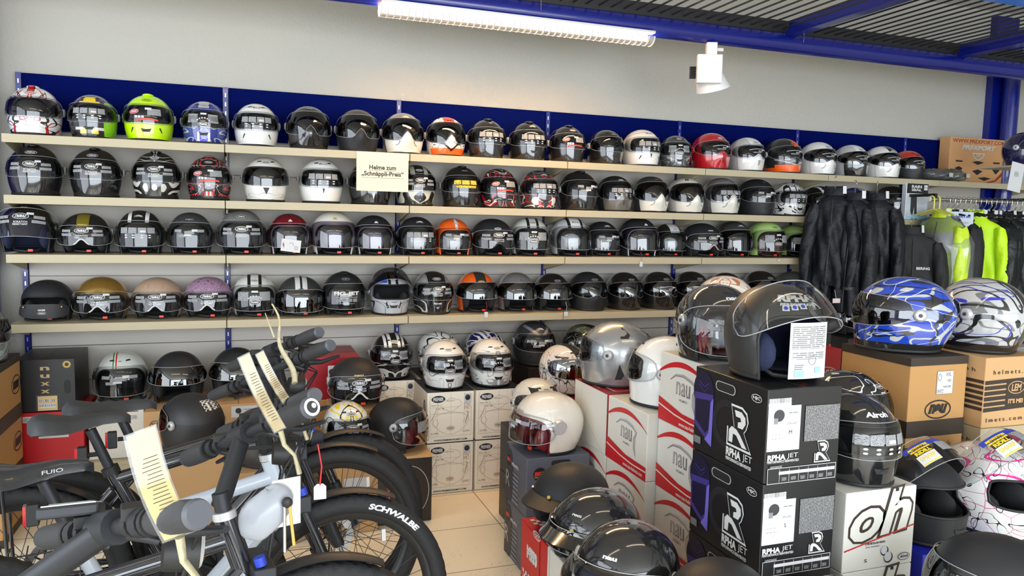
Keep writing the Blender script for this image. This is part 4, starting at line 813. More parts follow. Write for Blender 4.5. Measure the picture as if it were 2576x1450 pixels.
for k in range(3):
    box_(2.504, -2.212, .261*k, .27, .326, .261, c_white, ['lowest', 'middle', 'top'][k]+' red and white box of the middle stack under the white turned helmet', left=l_nau, group='red and white helmet boxes')
    if k < 2: box_(2.504, -1.880, .261*k, .27, .326, .261, c_white, ['lowest', 'middle'][k]+' red and white box of the stack behind the cream helmet', left=l_nau, group='red and white helmet boxes')
def l_lid(D, w_, h): D.put(g_line([(-.10, -.13), (-.09, .10)], .0012), m_grey); D.put(g_line([(-.05, -.02), (.12, -.12)], .0012), m_grey)
def f_lid(D, w_, h): D.put(g_rect(.08, .012), m_txt, -.02, 0, 1.57)
def t_lid(D, w_, h): D.put(g_rect(w_-.06, h-.05), c_white, .02, .01); D.put(g_rect(w_-.07, h-.06), c_red, .022, .01); D.put(g_text('nau-helmets', .10, .012), c_white, -.118, 0, 1.57)
box_(2.504, -1.880, .522, .27, .326, .261, c_dred, 'box with plain white side and dark red lid under the big silver helmet', left=lambda D, w_, h: (D.put(g_rect(w_-.004, h-.004), c_white), l_lid(D, w_, h)), front=f_lid, top=t_lid)
# slate BKR boxes
def f_bkr(D, w_, h):
    D.put(g_ell(.058, .058, 28), m_kprint, -.085, .055); D.put(g_text('BKR', .050, .018, shear=.2, bold=.05), m_redl, -.085, .058); D.put(g_text('RIDE YOUR WAY', .045, .005), m_white, -.085, .043); D.put(g_text('HELMETS', .085, .014, bold=.04), m_white, -.005, .055)
    for q in range(6): D.put(g_rect(.05, .006), m_txtg, -.03, .01-q*.018)
    D.put(g_poly([(.06, -.126), (.06, .02), (.10, .06), (.144, .08), (.144, -.126)]), m_dgp)
m_txtg = lines('grey_small_print', S3(92, 96, 108), (.5, .5, .52), 200, 160, .6)
def l_bkr(D, w_, h):
    D.put(g_ell(.09, .24, 26), m_dgp, -.075, -.01); D.put(g_rect(.03, .25), m_dgp, -.112, 0); D.put(g_ell(.044, .048, 22), m_kprint, -.085, .055); D.put(g_text('BKR', .040, .018, bold=.05), m_redl, -.085, .058); D.put(g_text('HELMETS', .085, .015, bold=.04), m_white, -.005, .052); D.put(g_text('R', .05, .07, bold=.0), m_silp, -.095, -.03)
    for q in range(7): D.put(g_rect(.07, .006), m_txtg, .005, .015-q*.02)
for k in range(2): box_(2.19, -1.783, .2525*k, .29, .267, .2525, c_grey, ['lower slate grey box with red round emblem', 'upper slate grey box with red round emblem, under the cream helmet'][k], front=f_bkr, left=l_bkr, hole=[('f', .01, .098)] if k else None, group='slate grey helmet boxes')
# cream boxes with technical drawings
def f_prem(D, w_, h, col=m_dgrey):
    D.put(g_ell(.078, .040, 30), m_white, -.070, .100); D.put(g_ell(.076, .038, 30), m_kprint, -.070, .100); D.put(g_text('PREMIER', .058, .020, bold=.05, shear=.1), m_white, -.070, .100)
    L = lambda P, t=.0011: D.put(g_line(P, t), m_line)
    L([(-.115, .125), (-.115, -.105), (.115, -.105), (.115, .06)]); L([(-.075, .12), (-.075, -.10)], .0008); L([(.075, .13), (.075, -.10)], .0008); L([(-.11, .02), (.115, .02)], .0008); L([(-.11, .055), (.05, .055)], .0007)
    L([(-.10, .0), (-.06, .018), (-.02, .026), (.02, .026), (.06, .018), (.10, .0)]); L([(-.10, .0), (-.095, -.04), (-.06, -.075), (-.02, -.095), (.02, -.095), (.06, -.075), (.095, -.04), (.10, 0)]); L([(-.06, .06), (0, .025), (.06, .065)]); L([(0, .13), (0, -.10)], .0006)
    L([(-.105, -.03), (-.085, -.005), (-.065, -.03), (-.085, -.055), (-.105, -.03)]); L([(-.11, -.02), (-.08, .04)], .002); L([(.07, -.03), (.09, .0), (.11, -.03)]); L([(.082, -.04), (.098, .02), (.088, .03)], .003); L([(-.03, .09), (0, .105), (.05, .09), (.06, .07)])
    D.put(g_ring(.044, .022, .0016), m_line, 0, -.062); D.put(g_text('PREMIER', .032, .009), m_line, 0, -.062)
    D.put(g_rect(.06, .006), m_txtk, -.08, .068); D.put(g_rect(.05, .006), m_txtk, -.06, .048); D.put(g_rect(.05, .006), m_txtk, -.005, .09); D.put(g_rect(.04, .008), m_txtk, -.088, -.088); D.put(g_rect(.04, .008), m_txtk, .088, -.082)
    D.put(g_text('WWW.PREMIERHELMET.COM', .185, .009, bold=.03), m_kprint, .0, -.126); D.put(g_rect(.040, .055), m_paper, .093, .098); D.put(g_ell(.030, .032, 18), col, .093, .103); D.put(g_poly([(-.012, -.004), (.012, .002), (.010, -.008), (-.008, -.01)]), m_kprint, .093, .103); D.put(g_ring(.009, .009, .001, 14), m_redl, .083, .078); D.put(g_rect(.03, .03), m_txtk, .09, .055)
def l_prem(D, w_, h): D.put(g_ell(.05, .12, 24), m_white, .10, .03); D.put(g_ell(.046, .115, 24), m_kprint, .10, .03); D.put(g_text('PREMIER', .09, .022), m_white, .10, .03, 1.57)
lb = mat('pale_blue_print', (.3, .55, .7), .5)
for c_ in range(2):
    for k in range(2): box_(2.005+c_*.272, -.759, .282*k, .262, .33, .282, c_prem, '%s cream box with helmet drawings, %s column' % (('lower', 'upper')[k], ('left', 'right')[c_]), front=lambda D, w_, h, q=c_: f_prem(D, w_, h, lb if q else m_dgrey), left=l_prem, lid=(c_black, .003), group='cream boxes with line drawings')
for c_ in range(3):
    for k in range(2): box_(1.76+c_*.29, -.42, .282*k, .262, .33, .282, c_prem, '%s cream box in the back row against the wall, %s' % (('lower', 'upper')[k], ('behind the two matt black helmets', 'behind the left cream stack', 'behind the right cream stack')[c_]), front=f_prem, left=l_prem, lid=(c_black, .003), group='cream boxes with line drawings')
# black box with big pale letters, red box and carriers behind
def f_oh(D, w_, h): D.put(g_text('oh', .22, .15, shear=.25, bold=.08), m_silp, .01, .01); D.put(g_text('oh', .20, .13, shear=.25, bold=.05), m_prem2, .01, .01); D.put(g_rect(.012, .03), m_silp, .082, -.03)
m_prem2 = mat('cream_print', S3(215, 212, 196), .5)
box_(2.70, -.44, .30, .31, .32, .30, c_black, 'black box with big pale letters under the graphite full-face helmet', front=f_oh); box_(2.70, -.44, 0, .31, .32, .30, c_tan, 'tan carton under the black box with big pale letters', nm='cardboard_box')
box_(3.03, -.44, 0, .31, .32, .30, c_tan, 'tan carton on the floor under the olive star helmet', nm='cardboard_box'); box_(3.03, -.44, .30, .31, .32, .28, c_tan, 'upper tan carton under the olive star helmet', nm='cardboard_box')
box_(3.36, -.44, 0, .34, .32, .30, c_tan, 'tan carton on the floor under the silver striped helmet by the wall', nm='cardboard_box'); box_(3.36, -.44, .30, .34, .32, .24, c_tan, 'upper tan carton under the silver helmet by the wall', nm='cardboard_box')
box_(2.60, -1.09, 0, .28, .31, .29, c_red, 'lower red box under the cream ornamented helmet', lid=(c_dred, .05)); box_(2.60, -1.09, .29, .28, .31, .285, c_red, 'upper red box under the cream ornamented helmet', lid=(c_dred, .05))
box_(2.30, -1.40, 0, .27, .29, .24, c_black, 'lower black box behind the cream helmet on grey boxes'); box_(2.30, -1.40, .24, .27, .29, .24, c_black, 'upper black box behind the cream helmet on grey boxes')
# left group by the wall
def f_nexx(D, w_, h):
    for i, c_ in enumerate('nuxx'): D.put(g_text(c_, .040, .018, bold=.03, shear=0), mat('pale_gold_print', S3(190, 165, 120), .4), .0, .085-i*.038, pi if c_ in 'nu' and False else 0)
    D.put(g_ring(.036, .036, .003), m_gold, .095, .102); D.put(g_ring(.030, .030, .006, 12), m_gold, .095, .102); D.put(g_rect(.10, .075), m_grey, .01, -.085); D.put(g_rect(.098, .073), m_kprint, .01, -.085)
    D.put(g_rect(.085, .072), mat('tan_label', S3(216, 190, 140), .6), .008, -.088); D.put(g_rect(.070, .012), m_bars, .005, -.075); D.put(g_rect(.07, .02), m_bars, .006, -.10)
    D.put(g_line([(.095, -.03), (.095, .01)], .026), m_black); D.put(g_ell(.026, .026), m_black, .095, .01); D.put(g_ell(.026, .026), m_black, .095, -.03)
BS = .235
box_(.035, -.45, .50, .262, .345, .262, c_black, 'black box with gold letters standing on the red box, left corner', front=f_nexx)
def f_redm(D, w_, h):
    D.put(g_rect(.13, .085), m_paper, .01, .045); D.put(g_ell(.032, .034, 16), m_dgrey, -.03, .06); D.put(g_text('M', .018, .016, bold=0), m_kprint, .06, .068); D.put(g_rect(.06, .03), m_paper, -.09, .10); D.put(g_rect(.055, .02), m_blockw, -.09, .10); D.put(g_rect(.05, .016), m_paper, .09, .115); D.put(g_rect(.04, .006), m_blockw, .04, .03)
box_(.045, -.46, BS, .285, .36, .265, c_red, 'red box with white size M label under the black gold-lettered box', front=f_redm)
def f_ece(D, w_, h): D.put(g_ring(.05, .05, .003), m_dk, -.09, .06); D.put(g_text('ECE', .030, .012), m_dk, -.09, .068); D.put(g_text('22.05', .036, .012), m_dk, -.09, .052); D.put(g_rect(.13, .06), m_paper, .03, .09); D.put(g_ell(.03, .03), m_dgrey, -.0, .095); D.put(g_rect(.05, .008), m_blockw, .05, .10)
box_(.345, -.44, BS, .255, .34, .262, c_white, 'white carton under the helmet with the Italian stripe', nm='helmet_box', front=lambda D, w_, h: (D.put(g_rect(.2, .004), m_kprint, 0, .11), D.put(g_rect(.19, .02), m_blockw, 0, .08)))
box_(.61, -.56, BS, .285, .42, .262, c_tan, 'tan carton with round approval stamp under the matt black open helmet', front=f_ece); box_(.905, -.50, BS, .30, .38, .262, c_tan, 'tan carton under the matt black helmet behind the handlebars', front=f_ece)
box_(1.215, -.44, BS, .19, .32, .22, c_black, 'small black carton behind the bicycle grips'); box_(1.41, -.47, BS, .29, .37, .25, c_brown, 'brown carton under the red size XS box', nm='cardboard_box', front=lambda D, w_, h: (D.put(g_rect(.10, .10), m_paper, .06, .05), D.put(g_ell(.04, .04), m_dgrey, .04, .07), D.put(g_rect(.06, .02), m_blockw, .07, .03)))
def f_xs(D, w_, h):
    D.put(g_rect(.12, .13), m_paper, .035, .005); D.put(g_ell(.03, .034, 16), m_dgrey, -.005, .035); D.put(g_text('XS', .022, .014, bold=0), m_kprint, .068, .045); D.put(g_text('N250', .026, .009, bold=0), m_kprint, .066, .012); D.put(g_rect(.03, .006), m_blockw, .03, .045); D.put(g_rect(.05, .03), m_txt, .0, -.03)
    D.put(g_ring(.05, .02, .002), c_dred, .11, -.02)
box_(1.395, -.46, .485, .295, .37, .235, c_dred, 'dark red box with white XS label behind the handlebars', front=f_xs)
def f_nb(D, w_, h): D.put(g_ring(.12, .075, .005), m_kprint, 0, -.03); D.put(g_text('nau', .085, .036, shear=.3, bold=.05), m_kprint, 0, -.03)
X1 = at(50, 900, y=-.52)[0]
for k in range(3): box_(X1-.40, -.88, .27*k, .40, .36, .27, c_brown, ['lowest', 'middle', 'top'][k]+' brown carton with dark bands at the left edge', lid=(m_dk, .035, 1), right=lambda D, w_, h: D.put(g_ring(.14, .09, .005), m_kprint, .10, 0) and D.put(g_text('nau', .10, .04, shear=.3, bold=.05), m_kprint, .10, 0), group='brown cartons at the left edge')
# black glossy box with script left of the cream boxes
def f_rel(D, w_, h):
    D.put(g_text('HELMET CASQUE', .19, .013, bold=.03), m_redl, -.075, -.02, -1.57); D.put(g_ring(.20, .26, .003, 40), m_silp, .03, -.01); D.put(g_rect(.05, .05), m_dgp, .02, .03); D.put(g_text('H', .040, .05, bold=-.01), m_silp, -.01, .03); D.put(g_text('elieve', .10, .030, shear=.4, bold=0), m_silp, .055, .0, -1.2)
box_(1.665, -1.10, 0, .29, .33, .335, mat('glossy_black_carton', S3(40, 38, 36), .2), 'glossy black box with grey script under the side-on matt helmet', front=f_rel, lid=(c_tan, .012))
XY = at(872, 1060, y=-1.0)[0]; box_(XY-.14, -1.15, 0, .27, .30, .36, c_tan, 'tan carton behind the front bicycle wheel', front=lambda D, w_, h: (D.put(g_rect(.11, .12), m_paper, .03, .03), D.put(g_text('N20', .03, .012, bold=0), m_kprint, .05, .01)))
box_(1.50, -.84, .29, .27, .28, .225, c_tan, 'tan carton under the matt black helmet with white name', nm='cardboard_box'); box_(1.50, -.70, 0, .27, .26, .29, c_brown, 'brown carton on the floor behind the wheel', nm='cardboard_box')
# red rocc box and carriers under the front row of helmets
def l_rocc(D, w_, h):
    D.put(g_rect(.12, .2), c_red); D.put(g_ring(.07, .028, .003), m_white, .03, .10, 0); D.put(g_text('rocc', .05, .015), m_white, .03, .10); D.put(g_text('M550', .10, .05, bold=.1), m_white, -.01, .01)
    for i in range(6):
        for j in range(5):
            if (i+j) % 2 == 0: D.put(g_rect(.014, .014), m_white, -.09+i*.014, -.075-j*.014)
def t_rocc(D, w_, h):
    for i in range(7):
        for j in range(4):
            if (i+j) % 2 == 0: D.put(g_rect(.016, .016), m_white, -.11+i*.016, .09-j*.016)
box_(2.03, -2.41, .21, .28, .25, .21, c_red, 'red box with white checkers under the matt peaked helmet', left=l_rocc, top=t_rocc, front=lambda D, w_, h: (D.put(g_rect(w_-.004, h-.004), c_white), D.put(g_rect(.10, .11), m_dk, -.04, .02), D.put(g_rect(.09, .05), m_txt, -.04, .02)))
box_(2.03, -2.41, 0, .28, .25, .21, c_red, 'lower red box with white checkers on the floor', left=l_rocc)
box_(2.03, -2.74, 0, .30, .31, .42, c_white, 'white carton under the glossy black peaked helmet', nm='cardboard_box'); box_(1.99, -3.14, 0, .34, .38, .42, c_white, 'white carton under the black helmets at the bottom edge', nm='cardboard_box')
# white Airoh boxes
def f_air(D, w_, h):
    D.put(g_text('oh', .25, .150, shear=.35, bold=.075), m_dk, .0, .045, .12); D.put(g_text('oh', .235, .135, shear=.35, bold=.03), c_white, .0, .045, .12); D.put(g_line([(-.13, -.055), (.13, -.0)], .004), c_red)
    D.put(g_text('J-105 BICOLOR WHITE', .075, .008, bold=.04), m_kprint, -.015, -.042); D.put(g_rect(.055, .006), m_blockw, -.022, -.052); D.put(g_text('S', .010, .010), m_kprint, -.048, -.092); D.put(g_ell(.030, .030, 18), m_kprint, .022, -.070); D.put(g_ell(.024, .026, 18), m_paper, .020, -.067); D.put(g_ell(.034, .034, 18), m_kprint, .038, -.092); D.put(g_ell(.028, .030, 18), m_paper, .036, -.089)
    D.put(g_ell(.046, .024, 22), m_kprint, .098, -.096); D.put(g_ell(.042, .020, 22), m_white, .098, -.096); D.put(g_text('Airoh', .034, .011, shear=.3, bold=.04), m_kprint, .098, -.095)
    D.put(g_rect(.012, .010), m_black, .055, h/2-.006)
for k in range(3): box_(2.727, -2.97, .243*k, .268, .30, .243, c_white, ['lowest', 'second', 'top'][k]+' white box with big outlined letters beside the black boxes', front=f_air, group='white boxes with outlined letters')
def f_shk(D, w_, h): D.put(g_rect(w_-.03, h-.02), c_white, .01, -.005); D.put(g_rect(.075, .06), m_paper, -.02, .03); D.put(g_ell(.022, .030), m_kprint, -.045, .035); D.put(g_rect(.035, .024), m_bars, .01, .04); D.put(g_ring(.05, .06, .002), m_kprint, .09, .04); D.put(g_rect(.10, .02), m_blockw, -.01, -.005)
c_sblue = mat('royal_blue_carton', S3(30, 40, 170), .4)
def t_shk(D, w_, h): D.put(g_poly([(-w_/2+.01, -h/2+.10), (w_/2-.05, -h/2+.06), (w_/2-.01, h/2-.01), (-w_/2+.01, h/2-.01)]), c_white)
for k in range(2):
    for q in range(2): box_(3.043+k*.272, -2.965, .25*q, .268, .265, .25, c_sblue, '%s blue and white box under the %s helmet with lifted visor' % (('lower', 'upper')[q], ('matt black', 'pink flowered')[k]), front=f_shk, top=t_shk, group='blue and white helmet boxes')
box_(2.75, -3.44, 0, .34, .34, .43, c_white, 'white carton at the bottom right under the matt dark helmet', nm='cardboard_box'); box_(2.40, -3.36, 0, .30, .33, .36, c_tan, 'tan carton at the bottom edge in front of the black boxes', nm='cardboard_box')
# brown stacks right
def f_nbr(D, w_, h, txt=0):
    if txt: D.put(g_text('Nau N250 purple', .16, .020, shear=.4, bold=-.01), m_kprint, .0, .06, .06); D.put(g_text('Gr. M', .05, .016, shear=.4, bold=-.01), m_kprint, .01, .028, .06); D.put(g_line([(-.07, .03), (-.03, .08)], .0015), m_kprint); D.put(g_line([(.03, .03), (.07, .08)], .0015), m_kprint); return
    D.put(g_rect(.078, .085), m_dk, .030, .035); D.put(g_rect(.076, .083), m_paper, .030, .035); D.put(g_ring(.018, .026, .003, 16), m_grey, .004, .055); D.put(g_text('XXL', .026, .013, bold=0), m_kprint, .045, .065); D.put(g_text('N20', .016, .009, bold=0), m_kprint, .05, .042); D.put(g_text('BLACK GREY', .036, .007, bold=0), m_kprint, .042, .020); D.put(g_rect(.03, .014), m_blockw, .01, .004)
    D.put(g_ring(.125, .070, .005, 34), m_kprint, .005, -.062); D.put(g_text('nau', .090, .036, shear=.35, bold=.05), m_kprint, .005, -.060)
for k in range(4): box_(3.305, -2.633, .26*k, .272, .329, .26, c_brown, ['lowest brown carton with dark bands', 'third brown carton with dark bands from the top', 'brown carton with handwriting under the dented one', 'top brown carton labelled XXL under the blue flame helmet'][k], front=lambda D, w_, h, q=k: f_nbr(D, w_, h, q != 3), lid=(m_dk, .030, 1), group='brown cartons with dark bands')
def f_lem(D, w_, h):
    D.put(g_text('helmets.com', .22, .016, sp=1.6), m_dk, .01, .075)
    for q in range(6): D.put(g_poly([(-w_/2+.003, .045-q*.020), (w_/2-.003, .052-q*.020), (w_/2-.003, .040-q*.020), (-w_/2+.003, .030-q*.020)]), m_dk)
    D.put(g_rect(.10, .10), m_dk, .02, -.005); D.put(g_ell(.085, .048, 28), c_tan, .02, .015); D.put(g_ell(.079, .042, 28), m_dk, .02, .015); D.put(g_text('LEM', .050, .026, shear=.1, bold=.03), c_tan, .02, .015); D.put(g_text("IT'S ME!", .075, .017, bold=.05), c_tan, .02, -.035)
    D.put(g_text('lmets.com', .18, .015, sp=1.6), m_dk, -.03, -.100); D.put(g_ell(.038, .048, 20), m_dk, .10, -.098); D.put(g_ring(.012, .012, .0015, 12), c_tan, .09, -.105); D.put(g_ring(.012, .012, .0015, 12), c_tan, .108, -.102); D.put(g_line([(.09, -.1), (.1, -.088), (.11, -.098)], .0015), c_tan)
def l_lem(D, w_, h):
    for q in range(6): D.put(g_rect(w_-.006, .012), m_dk, 0, .04-q*.020)
    D.put(g_text('www.lemh', .22, .014, sp=1.6), m_dk, 0, .08)
for k in range(4): box_(3.595, -2.69, .26*k, .28, .30, .26, c_tan if k == 3 else c_pale, ['lowest pale carton with dark stripes', 'third striped carton from the top at the right', 'pale striped carton below the tan striped one', 'tan striped carton under the silver and blue helmet'][k], front=f_lem, left=l_lem, group='striped cartons at the right edge')
for k in range(4): box_(3.885, -2.60, .235*k, .30, .32, .235, c_black if k < 3 else c_white, 'box at the right edge, ' + ['lowest black', 'second black', 'third black', 'white top'][k] + ' one of its stack', group='boxes at the right edge')
# boxes at the back right
def f_roof(D, w_, h): D.put(g_ring(.16, .07, .005), m_white, .06, 0); D.put(g_text('ROOF', .12, .038, bold=.03), m_white, .06, 0)
box_(4.95, -.62, .50, .42, .40, .24, c_black, 'black box under the plain black helmet below the jackets', front=f_roof); box_(4.95, -.62, .25, .42, .40, .25, c_black, 'second black box below the plain black helmet'); box_(4.95, -.62, 0, .42, .40, .25, c_black, 'lowest black box below the plain black helmet')
P = at(2100, 985, y=-1.6); box_(P[0]-.27, -1.6, 0, .30, .3, P[2]+.22, c_red, 'tall red box behind the open helmet with the leaflet', front=lambda D, w_, h: (D.put(g_ring(.14, .06, .004), m_white, .05, h/2-.12), D.put(g_text('rocc', .1, .03), m_white, .05, h/2-.12)))
P = at(2092, 840, y=-1.2); box_(P[0]-.26, -1.2, 0, .26, .28, P[2], c_black, 'tall black box with red edge behind the open helmet', front=lambda D, w_, h: (D.put(g_rect(.012, h*.3), m_redl, w_/2-.008, h/2-.22*h), D.put(g_ell(.03, .03), m_white, .03, h/2-.2), D.put(g_ell(.03, .03), m_white, -.02, h/2-.2)))
def f_prex(D, w_, h):
    D.put(g_text('WWW.PREXPORT.COM', w_*.92, .030, bold=.01), c_dred2, 0, h/2-.028); D.put(g_text('PREXPORT', w_*.6, .036, shear=.3, bold=.05), m_white, .0, h/2-.075); D.put(g_poly([(-.07, .025), (.07, .025), (.045, -.015), (0, -.035), (-.045, -.015)]), m_white, 0, .04); D.put(g_poly([(-.055, .017), (.055, .017), (.035, -.012), (0, -.026), (-.035, -.012)]), c_tan, 0, .04); D.put(g_text('XS', .05, .02), m_white, 0, .045)
    for u, v, a_, b_ in ((-.20, -.005, .07, .012), (.20, -.005, .07, .012), (0, -.012, .13, .03), (-.2, -.07, .08, .05), (.2, -.07, .08, .05), (0, -.085, .11, .045), (.08, -.135, .14, .03)): D.put(g_poly([(-a_/2, b_*.2), (0, b_/2), (a_/2, b_*.2), (0, -b_/2)]) if b_ > .02 else g_rect(a_, b_), m_kprint, u, v)
    D.put(g_line([(.05, -h/2+.004), (.2, -h/2+.035), (w_/2, -.06)], [.008, .014, .03]), c_dred2)
c_dred2 = mat('rust_print', S3(160, 60, 40), .5)
P0, P1 = at(2384, 452, y=-.15), at(2527, 452, y=-.15); hb = at(2384, 341, y=-.15)[2]-SH[0]
box_(P0[0], -.15, SH[0], P1[0]-P0[0], .10, hb-.004, cardboard('orange_cardboard', S3(212, 160, 110)), 'tan carton with black diamonds lying on the top shelf at the right', front=f_prex, nm='cardboard_box')
# ---------------------------------------------------------------- helmets on the boxes
GB = 'helmets standing on boxes'
def HB(x, y, z, kind, shell, label, yaw=0, **k): k.setdefault('group', GB); return helmet((x, y, z+.006), yaw, kind, shell, label, **k)
HB(.475, -.24, .498, 'jet', rIT, 'white open-face helmet with Italian stripe on a white carton', s=1.0, st='labels', logo=('text', 'A', m_kprint, None, .02, .11), yaw=.05, vents=('top',))
HB(.755, -.34, .498, 'jet', mBk, 'matt black open-face helmet with dark inner visor and Italian stripe on top', visor=m_dark, vlow=-.015, s=1.02, yaw=0, strap=True)
HB(1.045, -.28, .498, 'jet', mBk, 'matt black open-face helmet behind the yellow price strips', visor=m_dark, vlow=-.015, s=1.02, yaw=.0)
HB(.86, -.98, .42, 'full', rMC, 'matt black helmet with white checkers on the crown behind the bicycles', s=1.0, yaw=-2.4, visor=m_smoke, logo=('oval', 'MOD', m_white, m_grey, .04, .09), vents=())
HB(1.17, -1.05, .35, 'full', gG, 'graphite helmet half hidden by the bicycle frames', s=1.0, yaw=.9, visor=m_smoke)
box_(.72, -1.13, 0, .28, .30, .42, c_tan, 'tan carton behind the bicycle saddles', nm='cardboard_box'); box_(1.03, -1.19, 0, .28, .30, .35, c_tan, 'tan carton behind the bicycle frames', nm='cardboard_box')
HB(1.635, -.70, .515, 'demi', mBk, 'matt black open-face helmet with gold lettering and white nose piece', s=1.05, logo=nautg, st='nau', nose=m_white, yaw=0)
HB(XY, -1.0, .36, 'full', rNY, 'yellow, white and black full-face helmet behind the handlebar', s=.93, logo=nauK, st='nau', yaw=.1)
HB(1.815, -.945, .335, 'jet', mBk, 'big matt black helmet seen from the side, clear visor facing right', s=1.0, yaw=1.15, st='premier', lin=m_linr)
HB(1.90, -.26, .564, 'full', rPK, 'black and white streaked full-face helmet on the back row by the wall', s=.98, logo=premW, st='premier')
HB(2.19, -.26, .564, 'full', rPB2, 'white, blue and black full-face helmet in the back row', s=.98, logo=premW, st='premier', yaw=.35)
HB(2.48, -.26, .564, 'full', rPB, 'navy and white streaked full-face helmet in the back row', s=.98, logo=premW, st='premier', yaw=.3)
HB(2.80, -.26, .60, 'full', rAO, 'graphite full-face helmet with silver crown lines on the black lettered box', s=1.02, logo=airW, st='labels', vents=('slots',))
HB(3.15, -.27, .58, 'full', rGS, 'black helmet with olive star stripe by the wall', s=1.0, logo=nauW, st='nau', yaw=.55, vents=())
HB(3.50, -.26, .54, 'full', gS, 'silver full-face helmet by the wall behind the big silver one', s=1.0, yaw=.5, st='labels')
HB(2.136, -.60, .564, 'full', rPW, 'white full-face helmet with grey swirls on the left cream stack', s=.98, logo=premW, st='premier', yaw=-.02)
HB(2.408, -.60, .564, 'full', rPW2, 'white and grey full-face helmet on the right cream stack', s=.98, logo=premW, st='premier', yaw=.02)
HB(2.72, -.94, .575, 'full', rNW, 'cream full-face helmet with dark curls and blue visor on the red box', s=1.0, yaw=.35, logo=('text', 'nau', m_grey, None, .04, .10), visor=glassy('blue_mirror_visor', (.05, .06, .2), .2))
HB(2.435, -1.255, .48, 'full', sm('paint_ivory_black_vents', IV, .18, 1, layers=[('stripe', K_, .04, .075, .12, .22)]), 'ivory helmet with black vents behind the cream open helmet', s=.95, logo=('oval', 'PREMIER', m_kprint, m_white, .034, .11), visor=m_smoke, yaw=.1)
def side_btn(t, S):
    for sx in (-1, 1):
        b = MB(); c_ = S.p(sx*R_(84), .01, .004); b.tube([c_-np.array([sx*.004, 0, 0]), c_+np.array([sx*.012, 0, 0])], [.030, .026], m_silp, 22); b.tube([S.p(sx*R_(q), .022-.0002*(84-q), .006) for q in (84, 72, 62)], [.012, .010, .006], m_silp, 8); plab(b.build('visor_arm', t), 'silver round visor arm')
HB(2.325, -1.655, .505, 'demi', cream, 'cream open-face helmet with burgundy lining on the slate grey boxes', s=1.08, yaw=-1.45, st='labels', lin=m_linr, rim=m_linr, extra=side_btn, logo=('text', 'BKR', m_silp, None, .05, .062), visor=m_clear)
for lb_, x, y, z, m_, s_ in (('big silver turned helmet with black air vents on the red-lidded box', 2.635, -1.69, .783, gS, 1.08), ('big white turned helmet with black air vent on the middle stack', 2.66, -2.09, .783, gW, 1.06)):
    def bv(t, S):
        for a_, l_ in ((2.15, .115), (-2.15, .115), (2.0, -.055), (-2.0, -.055)):
            D = Dec(S.mp(a_, l_, .002)); D.put(g_poly([(-.016, -.03), (.010, -.028), (.020, -.010), (-.004, .035)]), m_kprint); D.mb.build('air_vent', t)
    HB(x, y, z, 'full', m_, lb_, yaw=-2.45, s=s_, visor=m_clear, extra=bv, logo=naut)
HB(2.65, -2.40, 1.024, 'jet', gB, 'glossy black open-face helmet with red lining and visor stickers on the tall white stack', s=1.03, yaw=-.05, st='nau', lin=m_linr, logo=('text', 'nau', m_white, None, .05, .105), bag=True, vlow=-.09, pivot=m_silp)
HB(2.875, -2.13, 1.024, 'full', rNWS, 'cream helmet with rust ornaments seen from behind, between the two big open helmets', s=1.06, yaw=2.5, logo=None, visor=m_clear)
# the big open helmet with the leaflet
def rpha(t, S):
    b = MB(); D = Dec(S.mp(0, 0, .0015), b); D = Dec(S.mp(-.15, .118, .0015), b); D.put(g_text('RPHA', .11, .026, bold=.06), m_white); D.put(g_text('PERFORMANCE', .105, .010, bold=.04), m_white, .005, -.022); b.build('logo', t)
    b = MB(); D = Dec(S.mp(-.30, .085, .0015), b)
    for q in range(3): D.put(g_rect(.020, .018, 2), m_white, -.025+q*.026, q*.003); D.put(g_ell(.013, .012, 14, 1), m_blueprint, -.025+q*.026, q*.003)
    b.build('warning_badge', t); b = MB(); D = Dec(S.mp(.42, .105, .0015), b); R_logo(D, 0, 0, .05)
    for q in range(4): D.put(g_ring(.05+.008*q, .05+.008*q, .001, 26), m_silp, .0, -.025)
    b.build('emblem', t)
    Pp = np.array([(x, -.108-.022*cos(x*14)+.0, z) for z in np.linspace(.012, .160, 8) for x in np.linspace(-.058, .062, 9)]).reshape(8, 9, 3); b = MB(); b.grid(Pp, m_paper)
    def mpp(u, v, e): return np.stack([.002+u, -.108-.022*np.cos((.002+u)*14)-e-.0008, .086+v], -1)
    D = Dec(mpp, b, eps=.0006); D.put(g_rect(.105, .060, 6), m_blockw, 0, .035); D.put(g_rect(.10, .02, 6), m_blockw, 0, -.012); D.put(g_ring(.026, .026, .0015), m_grey, .01, -.025); D.put(g_rect(.028, .020, 2), lb, -.03, -.06); D.put(g_rect(.02, .016, 2), lb, .03, -.052); D.put(g_rect(.026, .016, 2), m_blockw, -.03, -.042); b.build('instruction_leaflet', t)
HB(2.562, -2.83, 1.056, 'jet', sm('satin_dark_grey', (.028, .027, .026), .42, .15), 'large dark grey open-face helmet with white lettering, raised visor and leaflet inside', s=1.06, yaw=.02, vup=38, lin=m_linb, extra=rpha, logo=None, vlow=-.055, st=None, pivot=m_clear if False else m_dgrey)
